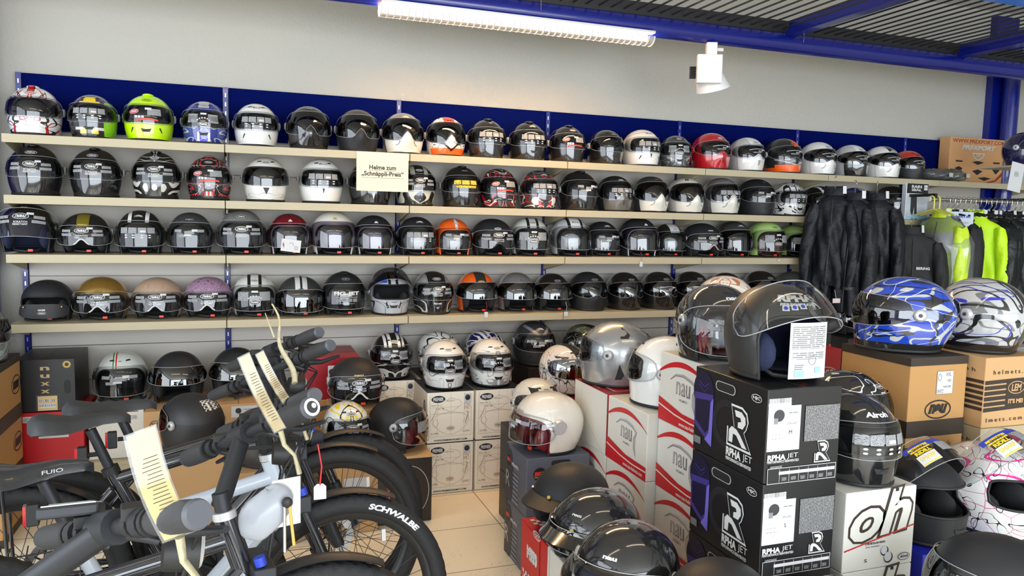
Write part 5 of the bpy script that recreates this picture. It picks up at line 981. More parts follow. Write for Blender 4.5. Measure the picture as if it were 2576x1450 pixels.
# right side
def nau_side(D): oval(D, 'nau', 0, 0, .05, m_kprint, m_white, .3)
HB(3.43, -2.47, 1.04, 'full', rBN, 'blue, black and silver flame helmet on the brown XXL carton', s=1.08, yaw=-2.15, side=(nau_side, -1, -.055), logo=None, visor=m_smoke, extra=lambda t, S: (lambda D: (oval(D, 'nau', 0, 0, .06, m_white, m_kprint, .3), D.mb.build('rear_logo', t)))(Dec(S.mp(-2.6, .0, .0015))), sh=dict(F=.16, B=.165))
HB(3.735, -2.54, 1.04, 'full', rLE, 'silver, black and blue helmet seen from behind on the striped carton', s=1.08, yaw=-2.95, logo=None, visor=m_smoke, extra=lambda t, S: (lambda D: (oval(D, 'LEM', 0, 0, .044, m_white, m_kprint, 0), D.mb.build('rear_logo', t)))(Dec(S.mp(-3.0, .0, .0015))))
HB(4.03, -2.45, .94, 'full', rLR, 'black, red and silver helmet cut off by the right edge', s=1.1, yaw=-1.6, logo=None, visor=m_smoke)
HB(3.165, -2.50, .72, 'full', rRC, 'black full-face helmet with white claw lines between the black boxes and brown cartons', s=1.0, yaw=.35, logo=roccW, visor=m_smoke, side=None)
box_(3.11, -2.66, .36, .19, .32, .36, c_black, 'upper black carton under the claw-lined helmet', nm='cardboard_box'); box_(3.11, -2.66, 0, .19, .32, .36, c_black, 'lower black carton under the claw-lined helmet', nm='cardboard_box')
HB(2.87, -2.83, .729, 'full', gB, 'glossy black full-face helmet with large white brow lettering on the white box', s=1.0, yaw=-.15, logo=('text', 'Airoh', m_white, None, .075, .105), st='airoh', vents=('chin',), tilt=0)
def shark(t, S):
    # stickers on the lifted visor are separate labels on the brow
    b = MB(); D = Dec(S.mp(-.15, .10, .020), b); D.put(g_rect(.15, .030, 8, 2), m_blueprint, .0, .012); D.put(g_rect(.052, .012, 3), m_yel, -.03, .010, .15); D.put(g_text('SHARK', .034, .008), m_kprint, -.026, .011, .15); D.put(g_rect(.05, .012, 3), m_kprint, -.024, -.003, .15); D.put(g_text('RIDILL', .040, .009, bold=.05), m_yel, -.024, -.003, .15); D.put(g_rect(.048, .026, 3), m_paper, -.018, -.023, .15); D.put(g_text('SHARP', .04, .010), m_yel, -.018, -.019, .15); D.put(g_rect(.045, .003, 3), m_yel, -.016, -.035, .15); D.put(g_rect(.04, .022, 3), m_paper, .04, .0); b.build('visor_sticker', t)
HB(3.165, -2.80, .50, 'full', mBk, 'matt black full-face helmet with lifted visor and yellow label', s=1.05, yaw=.12, vup=58, logo=None, st='shark', sh=dict(F=.165), vents=('chin',))
HB(3.455, -2.83, .50, 'full', rSH, 'white and pink flowered full-face helmet with lifted visor', s=1.10, yaw=.15, vup=58, logo=('text', 'SHARK', m_kprint, None, .06, .088), st='shark', sh=dict(F=.17), vents=('chin',))
HB(2.93, -3.28, .43, 'full', mBk, 'matt dark helmet cut off by the bottom right corner', s=1.08, yaw=-2.2, logo=None, visor=m_smoke, vents=())
HB(2.55, -3.19, .36, 'demi', gB, 'dark helmet only just showing at the bottom edge below the white box', s=1.0, yaw=0, logo=None, visor=m_smoke)
# front row of four
HB(2.17, -2.27, .42, 'peak', mBk, 'matt black peaked helmet with metal snaps on the red box', s=1.0, yaw=-1.0, visor=None)
HB(2.13, -2.56, .42, 'peak', gB, 'glossy black peaked helmet with mirror visor and snaps', s=1.05, yaw=-1.0, visor=m_dark, vlow=-.03, logo=('text', 'rocc', m_white, None, .03, .09))
HB(2.08, -2.86, .42, 'demi', gB, 'glossy black helmet with large clear bubble visor and white lettering', s=1.08, yaw=-.9, visor=m_clear, bell=True, logo=naut, lin=m_linb, st=None)
HB(2.19, -3.13, .42, 'demi', mBk, 'matt black helmet with oval badge at the bottom edge', s=1.05, yaw=-.95, visor=m_smoke, logo=('oval', 'HJC', m_white, m_kprint, .05, .045)) 
# back right
HB(5.16, -.42, .74, 'demi', mBk, 'plain matt black helmet on the black box below the jacket sleeve', s=1.08, yaw=.1, visor=m_dark, group=GB)
P = at(1650, 850, y=-.28); HB(3.85, -.27, .50, 'jet', gB, 'small glossy black helmet by the wall right of the silver ones', s=1.0, visor=m_dark); box_(3.72, -.44, 0, .28, .33, .50, c_tan, 'tan carton under the small glossy black helmet by the wall', nm='cardboard_box')
HB(X1-.12, -.70, .81, 'full', rCA, 'camouflage helmet wrapped in film at the left edge', s=1.0, yaw=.6, visor=m_clear, logo=None)
P = at(2572, 372, y=-.75)
t = thing('side_shelf', 'short shelf at the right edge carrying a navy helmet', 'shelf', (P[0]+.30, -.72, P[2]-.13)); b = MB(); b.box((0, 0, -.006), (.9, .37, .012), m_ivory); b.build('board', t); b = MB(); b.box((0, -.185, -.02), (.9, .012, .04), m_ivory); b.build('front_lip', t, bevel=.002); b = MB(); b.box((.44, .1, -.7), (.03, .03, 2.2), m_blue); b.build('upright', t)
helmet((P[0]+.045, -.74, P[2]-.125), .3, 'full', sm('paint_navy_green', (.012, .012, .06), .15, 1, layers=[('xstripe', (.02, .35, .2), .02, .04, .1)]), 'navy helmet with green stripe at the upper right edge', s=.95, group=GB, logo=('oval', 'AGV', m_white, m_kprint, .05, .09))
# ---------------------------------------------------------------- clothes
m_nyl = mat('black_nylon', (.007, .008, .012), .5, bump=.7, bscale=22, spec=.3); m_nyl2 = mat('dark_green_black_nylon', (.006, .009, .009), .42, bump=.8, bscale=18, spec=.35); m_soft = mat('black_softshell', (.009, .009, .010), .7, bump=.3, bscale=14)
m_neon = mat('neon_yellow_fabric', (.60, .95, .01), .55, bump=.5, bscale=9, emis=None); m_neon2 = mat('neon_fabric_in_bag', (.60, .80, .03), .4, bump=1, bscale=14); m_chrome = mat('chrome_wire', (.7, .7, .7), .18, 1); m_refl = mat('reflective_strip', (.65, .65, .66), .4)
def fold(a, t, q=0): return 1+.07*np.sin(5*a+6*t+q)+.05*np.sin(9*a-11*t+q*2)+.04*np.sin(3*a+17*t)
def jacket(P, yaw, hw, L, m, label, sleeve=True, collar=True, logo=None, m2=None, group='jackets hanging at the right end', dp=.075, hook=True, open_=False, nm='jacket', seed=0, hookh=.11):
    t = thing(nm, label, 'jacket', tuple(P), yaw, group)
    a = np.linspace(0, 2*pi, 56, endpoint=False)[None, :]; T = np.linspace(0, 1, 30)[:, None]
    w_ = np.interp(T, [0, .03, .09, .16, .35, .7, 1], np.array([.36, .45, .82, .92, .86, .92, 1.0]))*hw; d_ = np.interp(T, [0, .06, .2, .6, 1], [.03, .045, dp*.8, dp, dp*1.1])
    fo = fold(a, T, seed); x = w_*np.cos(a)*(1+.25*(fo-1)); y = d_*np.sin(a)*(1+2.2*(fo-1)*np.clip(T*3, 0, 1)); z = -T*L+.012*np.sin(4*a+seed)*T+0*x
    b = MB(); b.grid(np.stack([x, y, z], -1), m, cv=True); o = b.build('body', t)
    b = MB(); b.tube([(.004*sin(q*5), -d_[min(29, int(q*29)), 0]*1.06-.004, -q*L*.97-.01) for q in np.linspace(.05, 1, 16)], .004, m_dgrey, 5, flat=.6); b.build('zip', o)
    if m2 is not None:
        b = MB(); i0, i1 = 5, 12; b.grid(np.stack([x, y, z], -1)[i0:i1]*[1.02, 1.05, 1], m2, cv=True); plab(b.build('chest_panel', t), 'contrasting chest band')
    if sleeve:
        for s_ in (-1, 1):
            n = 18; q = np.linspace(0, 1, n); cx = s_*(hw*.80+.035*np.sin(q*2.6)+.01*q); cy = -.02-.05*q**1.5; cz = -.055-.02-q*L*.88; rr = np.interp(q, [0, .1, .4, 1], [.045, .062, .058, .042])
            A = np.linspace(0, 2*pi, 20, endpoint=False); G = np.array([[(cx[i]+rr[i]*cos(u)*(.8+.1*sin(6*u+9*q[i])), cy[i]+rr[i]*sin(u)*(.9+.14*sin(4*u+20*q[i]+seed)), cz[i]+.01*sin(3*u)) for u in A] for i in range(n)])
            b = MB(); b.grid(G, m, cv=True); b.add(G[0], [list(range(20))], m); so = b.build('sleeve', t)
            b = MB(); b.tube([(cx[-1], cy[-1], cz[-1]+.012), (cx[-1], cy[-1], cz[-1]-.008)], [.041, .039], m_dgrey, 16); b.build('cuff', so)
    if collar:
        b = MB(); A = np.linspace(0, 2*pi, 28, endpoint=False)
        G = np.array([[(.072*cos(u)*(1-.1*v), .042*sin(u)-.006+.01*v, -.012+.065*v*(1-.25*(sin(u) < -.7))) for u in A] for v in np.linspace(0, 1, 5)]); b.grid(G, m, cv=True); co = b.build('collar', t)
        b = MB(); b.add([(.058, -.034, .0), (.078, -.02, .0), (.074, -.018, .05), (.055, -.03, .05)], [(0, 1, 2, 3)], m_refl); b.build('reflective_tab', co)
    if hook:
        b = MB(); r = .022; b.tube([(0, 0, .0), (0, 0, hookh-.045)]+[(0, r*sin(q)-0, hookh-.022-r*cos(q)) for q in np.linspace(.3, 4.6, 12)], .0022, m_chrome, 6); b.tube([(-hw*.7, 0, -.03), (-.03, 0, .0), (.03, 0, .0), (hw*.7, 0, -.03)], .010, m_black, 8); h_ = b.build('hanger', t)
    if logo:
        u0, v0, txt, w2 = logo; i = int(v0*29); D = Dec(lambda u, v, e: np.stack([u0+u, -(np.interp(v0, [0, .06, .2, .6, 1], [.03, .045, dp*.8, dp, dp*1.1])*1.12+.006+e)+abs(u0)*.12+0*u, -v0*L+v], -1)); D.put(g_text(txt, w2, w2*.22, bold=.03), m_white); D.mb.build('logo', t)
    return t
J = lambda px, py, y: at(px, py, y=y)
jacket(J(2100, 488, -.56), -.95, .135, .62, m_nyl, 'black crinkled rain jacket, leftmost of those hanging on the top shelf edge', seed=1, hookh=.12)
jacket(J(2150, 500, -.66), -1.1, .12, .76, m_nyl, 'black rain jacket with long sleeve hanging in the middle of the three', seed=2, hookh=.12)
jacket(J(2205, 500, -.56), -.80, .14, .68, m_nyl, 'black crinkled rain jacket, rightmost of the three with white collar tab', seed=3, hookh=.12)
jacket(J(2292, 585, -.62), -.55, .20, .58, m_soft, 'black jacket with small white chest lettering and oval neck label', seed=4, logo=(.07, .42, 'BERING', .085), hookh=.10)
# sleeve with pale price label below the jackets
P = J(2104, 757, -.70); t = thing('price_tag', 'pink white paper label at the end of a black sleeve below the jackets', 'tag', tuple(P)); b = MB(); b.box((0, 0, 0), (.06, .002, .03), mat('pink_paper', (.8, .66, .66), .6)); b.build('card', t); b = MB(); b.cyl((0, .001, .01), (-.01, .01, .07), .0015, m_white, 5); b.build('string', t)
RY = -.60; RZ = J(2460, 506, RY)[2]; rx0 = J(2338, 503, RY)[0]
t = thing('clothes_rail', 'chrome clothes rail at the right end of the wall', 'rail', (rx0, RY, RZ)); b = MB(); b.cyl((0, 0, 0), (1.25, 0, 0), .012, m_chrome, 12); b.build('bar', t); b = MB(); b.cyl((-.012, 0, 0), (.0, 0, 0), .018, m_white, 14); b.build('end_cap', t)
for x in (.05, 1.1): b = MB(); b.box((x, .29, .03), (.02, .58, .02), m_black); b.box((x, .0, .015), (.02, .02, .05), m_black); b.build('bracket', t)
def RJ(px, m, label, **k): x = J(px, 506, RY)[0]; return jacket((x, RY, RZ-.115), k.pop('yaw', -1.5), k.pop('hw', .21), k.pop('L', .62), m, label, **k)
jb = RJ(2372, m_neon2, 'neon yellow rain jacket in a clear bag, first on the chrome rail', seed=5, L=.66, m2=m_refl, hw=.20, hookh=.13)
b = MB(); A = np.linspace(0, 2*pi, 30, endpoint=False)[None, :]; T = np.linspace(0, 1, 16)[:, None]; b.grid(np.stack([(.12+.13*np.clip(T*4, 0, 1))*np.cos(A)*(1+.02*np.sin(7*A+9*T)), (.03+.10*np.clip(T*4, 0, 1))*np.sin(A)*(1+.06*np.sin(5*A+8*T)), .0-T*.70+0*A], -1), m_bag, cv=True); plab(b.build('plastic_cover', jb), 'clear plastic cover')
RJ(2404, m_soft, 'black jacket with neon side panel, second on the chrome rail', seed=6, L=.66, m2=None)
RJ(2456, m_neon, 'bright neon yellow jacket with round sleeve emblem on the chrome rail', seed=7, L=.74, hw=.20, yaw=-.95)
for k in range(2): RJ(2492+k*10, m_nyl2, 'dark jacket squeezed on the chrome rail, %s behind the neon one' % ('first', 'second', 'third')[k], seed=8+k, L=.60)
RJ(2528, m_nyl2, 'glossy dark crinkled raincoat at the right edge on the chrome rail', seed=12, L=.78, hw=.24, yaw=-.75)
RJ(2556, m_nyl2, 'dark raincoat cut by the right edge of the frame', seed=13, L=.78, hw=.22, yaw=-1.2)
# two yellow hangers
for k, px in enumerate((2353, 2367)):
    x = J(px, 506, RY-.03)[0]; t = thing('clothes_hanger', ('left', 'right')[k]+' of two pale yellow plastic hangers on the rail end', 'hanger', (x, RY, RZ)); mh = mat('yellow_plastic', (.75, .70, .15), .4)
    b = MB(); b.tube([(0, .022*cos(q), .0+.022*sin(q)) for q in np.linspace(0, pi, 9)]+[(0, -.022, -.07)], .005, mh, 8); b.build('hook', t); b = MB(); b.tube([(0, -.15, -.11), (0, -.022, -.07), (0, .13, -.11)], .006, mh, 8); b.build('shoulder_bar', t)
for k, px in enumerate(range(2385, 2576, 13)):
    x = J(px, 506, RY)[0]; t = thing('clothes_hanger', None, 'hanger', (x, RY, RZ)); b = MB(); b.tube([(0, .02*cos(q), .005+.02*sin(q)) for q in np.linspace(-.4, pi, 9)]+[(0, -.016, -.03), (0, 0, -.05), (0, 0, -.08)], .0018, m_chrome, 5); b.build('hook', t)
    b = MB(); b.box((0, 0, -.062), (.010, .014, .010), m_white); b.build('size_clip', t); b = MB(); b.tube([(0, -.14, -.11), (0, 0, -.08), (0, .14, -.11)], .007, m_black, 6); b.build('shoulder_bar', t); tag(t, 'black hanger with chrome hook on the clothes rail, %s from its white end cap' % (ords+['ninth', 'tenth', 'eleventh', 'twelfth', 'thirteenth', 'fourteenth', 'fifteenth'])[k], None, 'hangers on the chrome rail')
# packages
P0, P1 = J(2274, 549, -.385), J(2330, 549, -.385); h = J(2300, 461, -.385)[2]-SH[1]
t = thing('package', 'pack of rain trousers standing on the second shelf end', 'package', ((P0[0]+P1[0])/2, -.39, SH[1]+.001)); wd = P1[0]-P0[0]; b = MB(); b.box((0, .02, h/2), (wd, .04, h), mat('pack_white', (.62, .66, .72), .3)); b.build('pack', t, bevel=.004)
D = Dec(flatmap((0, 0, h/2), (1, 0, 0), (0, 0, 1))); D.put(g_rect(wd-.01, h*.27), m_kprint, 0, h*.35); D.put(g_text('RAIN', wd*.45, .022, bold=.05), m_white, -.01, h*.40); D.put(g_text('SEAL', wd*.45, .018, bold=.05), m_white, -.01, h*.31); D.put(g_rect(wd*.16, h*.14), m_white, wd*.36, h*.38); D.put(g_rect(wd*.14, h*.12), m_bars, wd*.36, h*.38)
D.put(g_poly([(-.055, .05), (.0, .05), (.005, -.02), (.012, -.12), (-.008, -.12), (-.02, -.03), (-.03, -.10), (-.052, -.10)]), m_dgrey, -.005, -.01)
for q in range(6): D.put(g_ring(.022, .022, .0025, 14), m_white, .030+.026*(q % 2), .02-.032*(q//2))
D.put(g_rect(wd-.02, .03), lb, 0, -h*.42); D.put(g_rect(.035, .03), m_paper, -wd*.33, -h*.36); D.mb.build('printing', t)
P = J(2360, 552, -.52); t = thing('package', 'pale blue pack header hanging over the neon jacket', 'package', (P[0], -.70, P[2]), -.6); b = MB(); b.box((0, 0, 0), (.16, .012, .11), mat('pack_pale_blue', (.42, .48, .55), .35)); b.build('header_card', t, bevel=.003); b = MB(); b.box((0, .005, -.085), (.18, .03, .08), m_black); b.build('folded_garment', t, bevel=.01)
D = Dec(flatmap((0, -.006, 0), (1, 0, 0), (0, 0, 1))); D.put(g_text('BrightTec', .12, .028, bold=.04), m_blueprint, 0, .018); D.put(g_rect(.10, .012), m_blockw, 0, -.022); D.mb.build('lettering', t)
for k, (px, c_, r_) in enumerate(((2352, m_black, (.10, .12, .05)), (2395, mat('yellow_black_film', (.10, .10, .01), .2, bump=1, bscale=20), (.085, .11, .055)))):
    P = J(px, 430, -.26); t = thing('glove_bag', ('crumpled black bag', 'crumpled black and yellow bag')[k]+' lying on the top shelf beside the tan carton', 'bag', (P[0], -.24, SH[0]+.046)); b = MB(); n = 14; th = np.linspace(0, pi, n)[:, None]; ph = np.linspace(0, 2*pi, 28, endpoint=False)[None, :]
    f = 1+.10*np.sin(5*ph+3*th+k)+.08*np.sin(9*th+4*ph); b.grid(np.stack([np.sin(th)*np.cos(ph)*r_[0]*f, np.sin(th)*np.sin(ph)*r_[1]*f, np.cos(th)*r_[2]*f*np.ones_like(ph)*.85], -1), c_, cv=True); b.build('contents', t); b = MB(); b.grid(np.stack([np.sin(th)*np.cos(ph)*(r_[0]+.01)*f, np.sin(th)*np.sin(ph)*(r_[1]+.01)*f, np.cos(th)*(r_[2])*f*np.ones_like(ph)*.95], -1), m_bag, cv=True); b.build('film_wrapper', t)
    b = MB(); b.box((.05, -.12, .0), (.06, .002, .03), m_paper, rotz(.3)); b.build('paper_label', t)
# small hanging tags
def tagc(px, py, y, label, w_=.022, h_=.032, st=m_red): 
    P = J(px, py, y); t = thing('price_tag', label, 'tag', tuple(P), group='small price tags on the shelf edges'); b = MB(); b.box((0, 0, 0), (w_, .0012, h_), m_paper); b.build('card', t, bevel=.0004); b = MB(); b.tube([(0, 0, h_/2), (.004, .0, h_/2+.03), (0, .01, h_/2+.06)], .001, st, 4); b.build('string', t)
tagc(1223, 792, -.385, 'white price tag below the orange helmet on the fourth shelf'); tagc(1424, 790, -.385, 'white price tag below the black mirrored helmet, fourth shelf', .026, .026, m_white); tagc(1613, 665, -.385, 'white price tag on red string below the third shelf'); tagc(1959, 655, -.385, 'tiny white tag below the pale green helmets', .02, .01)
P = J(2556, 446, -.98); t = thing('price_tag', 'large white paper tag hanging at the right edge below the navy helmet', 'tag', tuple(P)); b = MB(); b.box((0, 0, 0), (.12, .0015, .19), m_paper, [[cos(.15), 0, sin(.15)], [0, 1, 0], [-sin(.15), 0, cos(.15)]]); b.build('card', t); D = Dec(flatmap((0, -.001, 0), (1, 0, 0), (0, 0, 1))); D.put(g_rect(.04, .03), m_blockw, 0, .02); D.mb.build('printing', t)
# ---------------------------------------------------------------- bicycles
m_tyre = mat('tyre_rubber', (.014, .014, .015), .7, bump=.1, bscale=150); m_rim = mat('black_rim', (.012, .012, .013), .35); m_spoke = mat('dark_spoke', (.05, .05, .05), .3, .8); m_grip = mat('grey_grip_rubber', (.032, .032, .034), .65, bump=.15, bscale=400)
m_sad = mat('saddle_cover', (.028, .030, .033), .5, bump=.05, bscale=300); m_blkf = mat('gloss_black_frame', (.012, .013, .018), .16, coat=1); m_whf = mat('pearl_white_frame', S3(180, 188, 198), .3, coat=.3); m_ivf = mat('ivory_frame', S3(190, 186, 172), .3, coat=.5); m_anth = mat('anthracite_metal', (.024, .026, .030), .45, .3)
m_rl = mat('red_lens', (.6, .01, .015), .2, coat=1); m_or = mat('orange_reflector', (.95, .30, .01), .25, coat=1, bump=.6, bscale=250); m_lcd = mat('grey_lcd', (.16, .18, .14), .25, coat=.5); m_tape = mat('pale_tape', (.45, .40, .25), .35, bump=.8, bscale=40)
RW = .33
def wheel(parent, loc, rz, label, text=False, orange=False, spokes=28, knob=.0055):
    w_ = bpy.data.objects.new('wheel', None)
    b = MB(); n = 275; m_ = 20; G = []
    for i in range(n):
        a = 2*pi*i/n; ring = []
        for j in range(m_):
            q = 2*pi*j/m_; out = cos(q); kb = knob if (out > .62 and ((i+2*(j % 2)) % 5 < 3)) else 0; r = .027+kb; rr = RW-.030+r*cos(q); ring.append((rr*cos(a), r*sin(q), rr*sin(a)))
        G.append(ring)
    b.grid(np.array(G), m_tyre, cu=True, cv=True); ty = b.build('wheel', parent); ty.location = loc; ty.rotation_euler = (0, 0, rz)
    if label: plab(ty, label)
    b = MB(); b.grid(np.array([[((RW-.055+x)*cos(a), y, (RW-.055+x)*sin(a)) for x, y in ((.004, .013), (-.014, .010), (-.020, 0), (-.014, -.010), (.004, -.013))] for a in np.linspace(0, 2*pi, 90, endpoint=False)]), m_rim, cu=True); b.build('rim', ty)
    b = MB()
    for i in range(spokes):
        a = 2*pi*i/spokes; s_ = 1 if i % 2 else -1; off = .5*(1 if (i//2) % 2 else -1); b.tube([(.026*cos(a+off), s_*.028, .026*sin(a+off)), ((RW-.07)*cos(a), s_*.004, (RW-.07)*sin(a))], .0011, m_spoke, 4, caps=False)
    b.build('spokes', ty)
    b = MB(); b.cyl((0, -.034, 0), (0, .034, 0), .022, m_rim, 18); b.cyl((0, -.055, 0), (0, .055, 0), .008, m_metal, 10); b.build('hub', ty)
    b = MB(); A = np.linspace(0, 2*pi, 48, endpoint=False); b.grid(np.array([[(r*cos(a)*(1+.04*cos(12*a)*(r > .06)), .040, r*sin(a)*(1+.04*cos(12*a)*(r > .06))) for r in (.055, .080)] for a in A]), m_metal, cu=True)
    for i in range(6): a = i*pi/3; b.tube([(.02*cos(a), .040, .02*sin(a)), (.06*cos(a+.3), .040, .06*sin(a+.3))], .003, m_rim, 4)
    b.build('brake_disc', ty)
    if text:
        def mp(u, v, e): a = R_(58)-u/(RW-.028); r = RW-.028+v; return np.stack([r*np.cos(a), -.0295-e+0*u+np.abs(v)*.22, r*np.sin(a)], -1)
        D = Dec(mp); D.put(g_text('SCHWALBE', .185, .018, bold=.05, shear=.15), m_white); D.mb.build('tyre_lettering', ty)
    b = MB(); a = 1.0; b.box(((RW-.1)*cos(a), -.012, (RW-.1)*sin(a)), (.012, .006, .035), m_paper); b.build('spoke_reflector', ty)
    return ty
def mudguard(parent, loc, rz, a0, a1, m, r=RW+.022, w_=.030, name='mudguard'):
    b = MB(); G = np.array([[((r-.006*abs(u)**2*2)*cos(a), u*w_, (r-.010*u*u)*sin(a)) for u in np.linspace(-1, 1, 7)] for a in np.linspace(a0, a1, 26)]); b.grid(G, m); b.grid(G-[0, 0, .002], m); o = b.build(name, parent); o.location = loc; o.rotation_euler = (0, 0, rz); return o
def bike(S, yaw, lean, fm, Lend, Rend, label, text=False, orange=False, rack=False, logo=None, sad_m=None, basket=False, display=False, ergon=False, saddle=True, steer=0, wheels=(1, 1), ivory=False):
    R = Matrix.Rotation(yaw, 4, 'Z') @ Matrix.Rotation(lean, 4, 'X'); off = R @ Vector((.20, 0, .86)); base = Vector((S[0], S[1], 0))-Vector((off.x, off.y, 0))
    t = thing('bicycle', label, 'bicycle', tuple(base), yaw, 'bicycles parked in a row', rx=0); t.rotation_euler = (Matrix.Rotation(yaw, 3, 'Z') @ Matrix.Rotation(lean, 3, 'X')).to_euler(); inv = (Matrix.Translation(base) @ R).inverted()
    if wheels[0]: wheel(t, (0, 0, RW+.004), 0, None)
    fh = (.97, 0, RW+.004)
    if wheels[1]: wheel(t, fh, steer, None, text=text)
    T = lambda b, P, r, m=fm, n=14, fl=1: b.tube(P, r, m, n, flat=fl)
    b = MB(); ST, BBp, HT, HB_ = (.265, 0, .68), (.44, 0, .30), (.765, 0, .80), (.815, 0, .64)
    T(b, [BBp, ST], .019); T(b, [(ST[0]+.01, 0, ST[2]-.03), (HT[0]+.01, 0, HT[2]-.05)], .021, fl=.9); T(b, [BBp, (HB_[0]-.005, 0, HB_[2]+.03)], .034); T(b, [HB_, HT], .025)
    for s_ in (-1, 1): T(b, [(BBp[0], s_*.03, BBp[2]), (0, s_*.055, RW)], .011, n=8); T(b, [(ST[0], s_*.015, ST[2]-.06), (0, s_*.055, RW)], .009, n=8)
    b.build('frame', t)
    b = MB(); b.tube([(.40, 0, .34), (.48, 0, .25)], [.07, .055], m_anth, 18); b.box((.44, 0, .29), (.14, .09, .10), m_anth); b.build('motor', t, bevel=.01)
    b = MB(); b.box((.63, 0, .47), (.05, .07, .36), m_anth, np.array([[cos(.9), 0, sin(.9)], [0, 1, 0], [-sin(.9), 0, cos(.9)]])); b.build('battery', t, bevel=.01)
    b = MB(); A = np.linspace(0, 2*pi, 60, endpoint=False); b.grid(np.array([[(BBp[0]+r*cos(a), -.055, .29+r*sin(a)) for r in (.06, .082+.004*(i % 2))] for i, a in enumerate(A)]), m_anth, cu=True); b.build('chainring', t)
    for s_, an in ((-1, .5), (1, .5+pi)):
        b = MB(); e = (BBp[0]+.17*cos(an), s_*.085, .29-.17*sin(an)); b.tube([(BBp[0], s_*.065, .29), e], .010, m_anth, 8); c_ = b.build('crank', t); b = MB(); b.box((e[0], s_*.135, e[2]), (.09, .09, .018), m_black); b.build('pedal', c_, bevel=.003)
    b = MB(); st_ = np.array((-.065, 0, .165)); st_ /= np.linalg.norm(st_); top = np.array(ST)+st_*.145; b.tube([np.array(ST)-st_*.05, top], .0155, m_anth, 14); b.tube([np.array(ST)-st_*.012, np.array(ST)+st_*.012], .026, m_black, 14); b.build('seat_post', t)
    if saddle:
        so = bpy.data.objects; b = MB(); n, k = 22, 13; s_ = np.linspace(0, 1, n); hw = np.interp(s_, [0, .02, .06, .15, .3, .5, .7, .93, .98, 1], [.022, .045, .062, .079, .074, .048, .026, .020, .013, .004]); zc_ = np.interp(s_, [0, .03, .12, .4, .75, .95, 1], [-.012, .002, .010, -.006, -.002, -.008, -.020]); dr = np.interp(s_, [0, .05, .2, .5, 1], [.012, .034, .034, .022, .006])
        u = np.linspace(-1, 1, k); G = np.array([[(.045+.28*s_[i], hw[i]*uu, .868+zc_[i]-.020*abs(uu)**2.2-(dr[i] if abs(uu) == 1 else 0)) for uu in u] for i in range(n)]); b.grid(G, sad_m or m_sad); b.add(G[:, 0].tolist()+G[::-1, -1].tolist(), [list(range(2*n))], m_black, False); b.add(G[0], [list(range(k))], sad_m or m_sad); b.add(G[-1], [list(range(k))[::-1]], sad_m or m_sad); sd = b.build('saddle', t)
        b = MB()
        for y in (-.022, .022): b.tube([(.07, y*1.4, .845), (.12, y, .825), (.22, y, .825), (.31, y*.3, .852)], .0035, m_metal, 6)
        b.build('saddle_rails', sd)
        if logo: D = Dec(lambda u_, v_, e: np.stack([.235+u_, -.040-e-.003+u_*.35, .846+v_], -1)); D.put(g_text(logo, .045, .010), m_silp); D.mb.build('saddle_lettering', sd)
    b = MB(); q = np.array(ST)+st_*.06; b.box((q[0]-.055, 0, q[2]), (.028, .035, .055), m_black); b.tube([(q[0]-.04, 0, q[2]), (q[0], 0, q[2])], .008, m_black, 8); rl = b.build('rear_light', t, bevel=.006); b = MB(); b.box((q[0]-.072, 0, q[2]), (.008, .030, .048), m_rl); plab(b.build('red_lens', rl), 'red lens')
    if rack:
        b = MB()
        for y in (-.055, .055): b.tube([(.20, y*.5, .70), (.12, y, .715), (-.22, y, .71)], .006, m_blkf, 8); b.tube([(-.02, y, .71), (0, y*1.1, RW)], .005, m_blkf, 8)
        for x in (-.22, -.1, .05): b.tube([(x, -.055, .712), (x, .055, .712)], .005, m_blkf, 8)
        b.build('luggage_rack', t); mudguard(t, (0, 0, RW), 0, R_(10), R_(150), m_anth, name='rear_mudguard')
    else: mudguard(t, (0, 0, RW), 0, R_(70), R_(160), m_black, name='rear_mudguard')
    # fork, wheel guard
    b = MB(); ca, sa = cos(steer), sin(steer)
    cr = np.array((.885, 0, .60+.10))
    for s_ in (-1, 1):
        f0 = np.array(fh)+np.array([-sa*s_*.062-.12*0, ca*s_*.062, .0]); f1 = np.array([.845, 0, .66])+np.array([-sa*s_*.062, ca*s_*.062, 0]); f2 = f0+(f1-f0)*.52; b.tube([f0, f2], .020, m_anth, 14); b.tube([f2, f1], .0145, m_blkf, 12)
    b.box((.838, 0, .675), (.05, .17, .045), m_anth, rotz(steer)); b.build('fork', t, bevel=.004); mudguard(t, fh, steer, R_(62), R_(118), m_anth, name='front_mudguard')
    b = MB(); b.cyl((.845-sa*.062, -.062, .70), (.84-sa*.062, -.062, .72), .013, m_blueprint, 12); b.build('fork_lever', t)
    # stem, bar, grips
    L = np.array(inv @ Vector(Lend)); Rr = np.array(inv @ Vector(Rend)); mid = (L+Rr)/2; hd = np.array((.755, 0, .83)); fwd = mid.copy()
    b = MB(); b.tube([HT, hd+np.array((0, 0, .03))], .019, m_anth, 16); b.tube([hd, mid], .021, m_anth, 14); b.tube([HT, np.array(HT)+[-.003, 0, .018]], .027, m_silp, 18); b.build('stem', t)
    d = (Rr-L)/np.linalg.norm(Rr-L); b = MB(); b.tube([mid-d*.035, mid+d*.035], .026, m_anth, 16); b.build('bar_clamp', t)
    b = MB(); pl = L+d*.10; pr = Rr-d*.10; b.tube([L, pl, mid-d*.05, mid+d*.05, pr, Rr], .0135, m_anth, 12); b.build('handlebar', t)
    side = 0
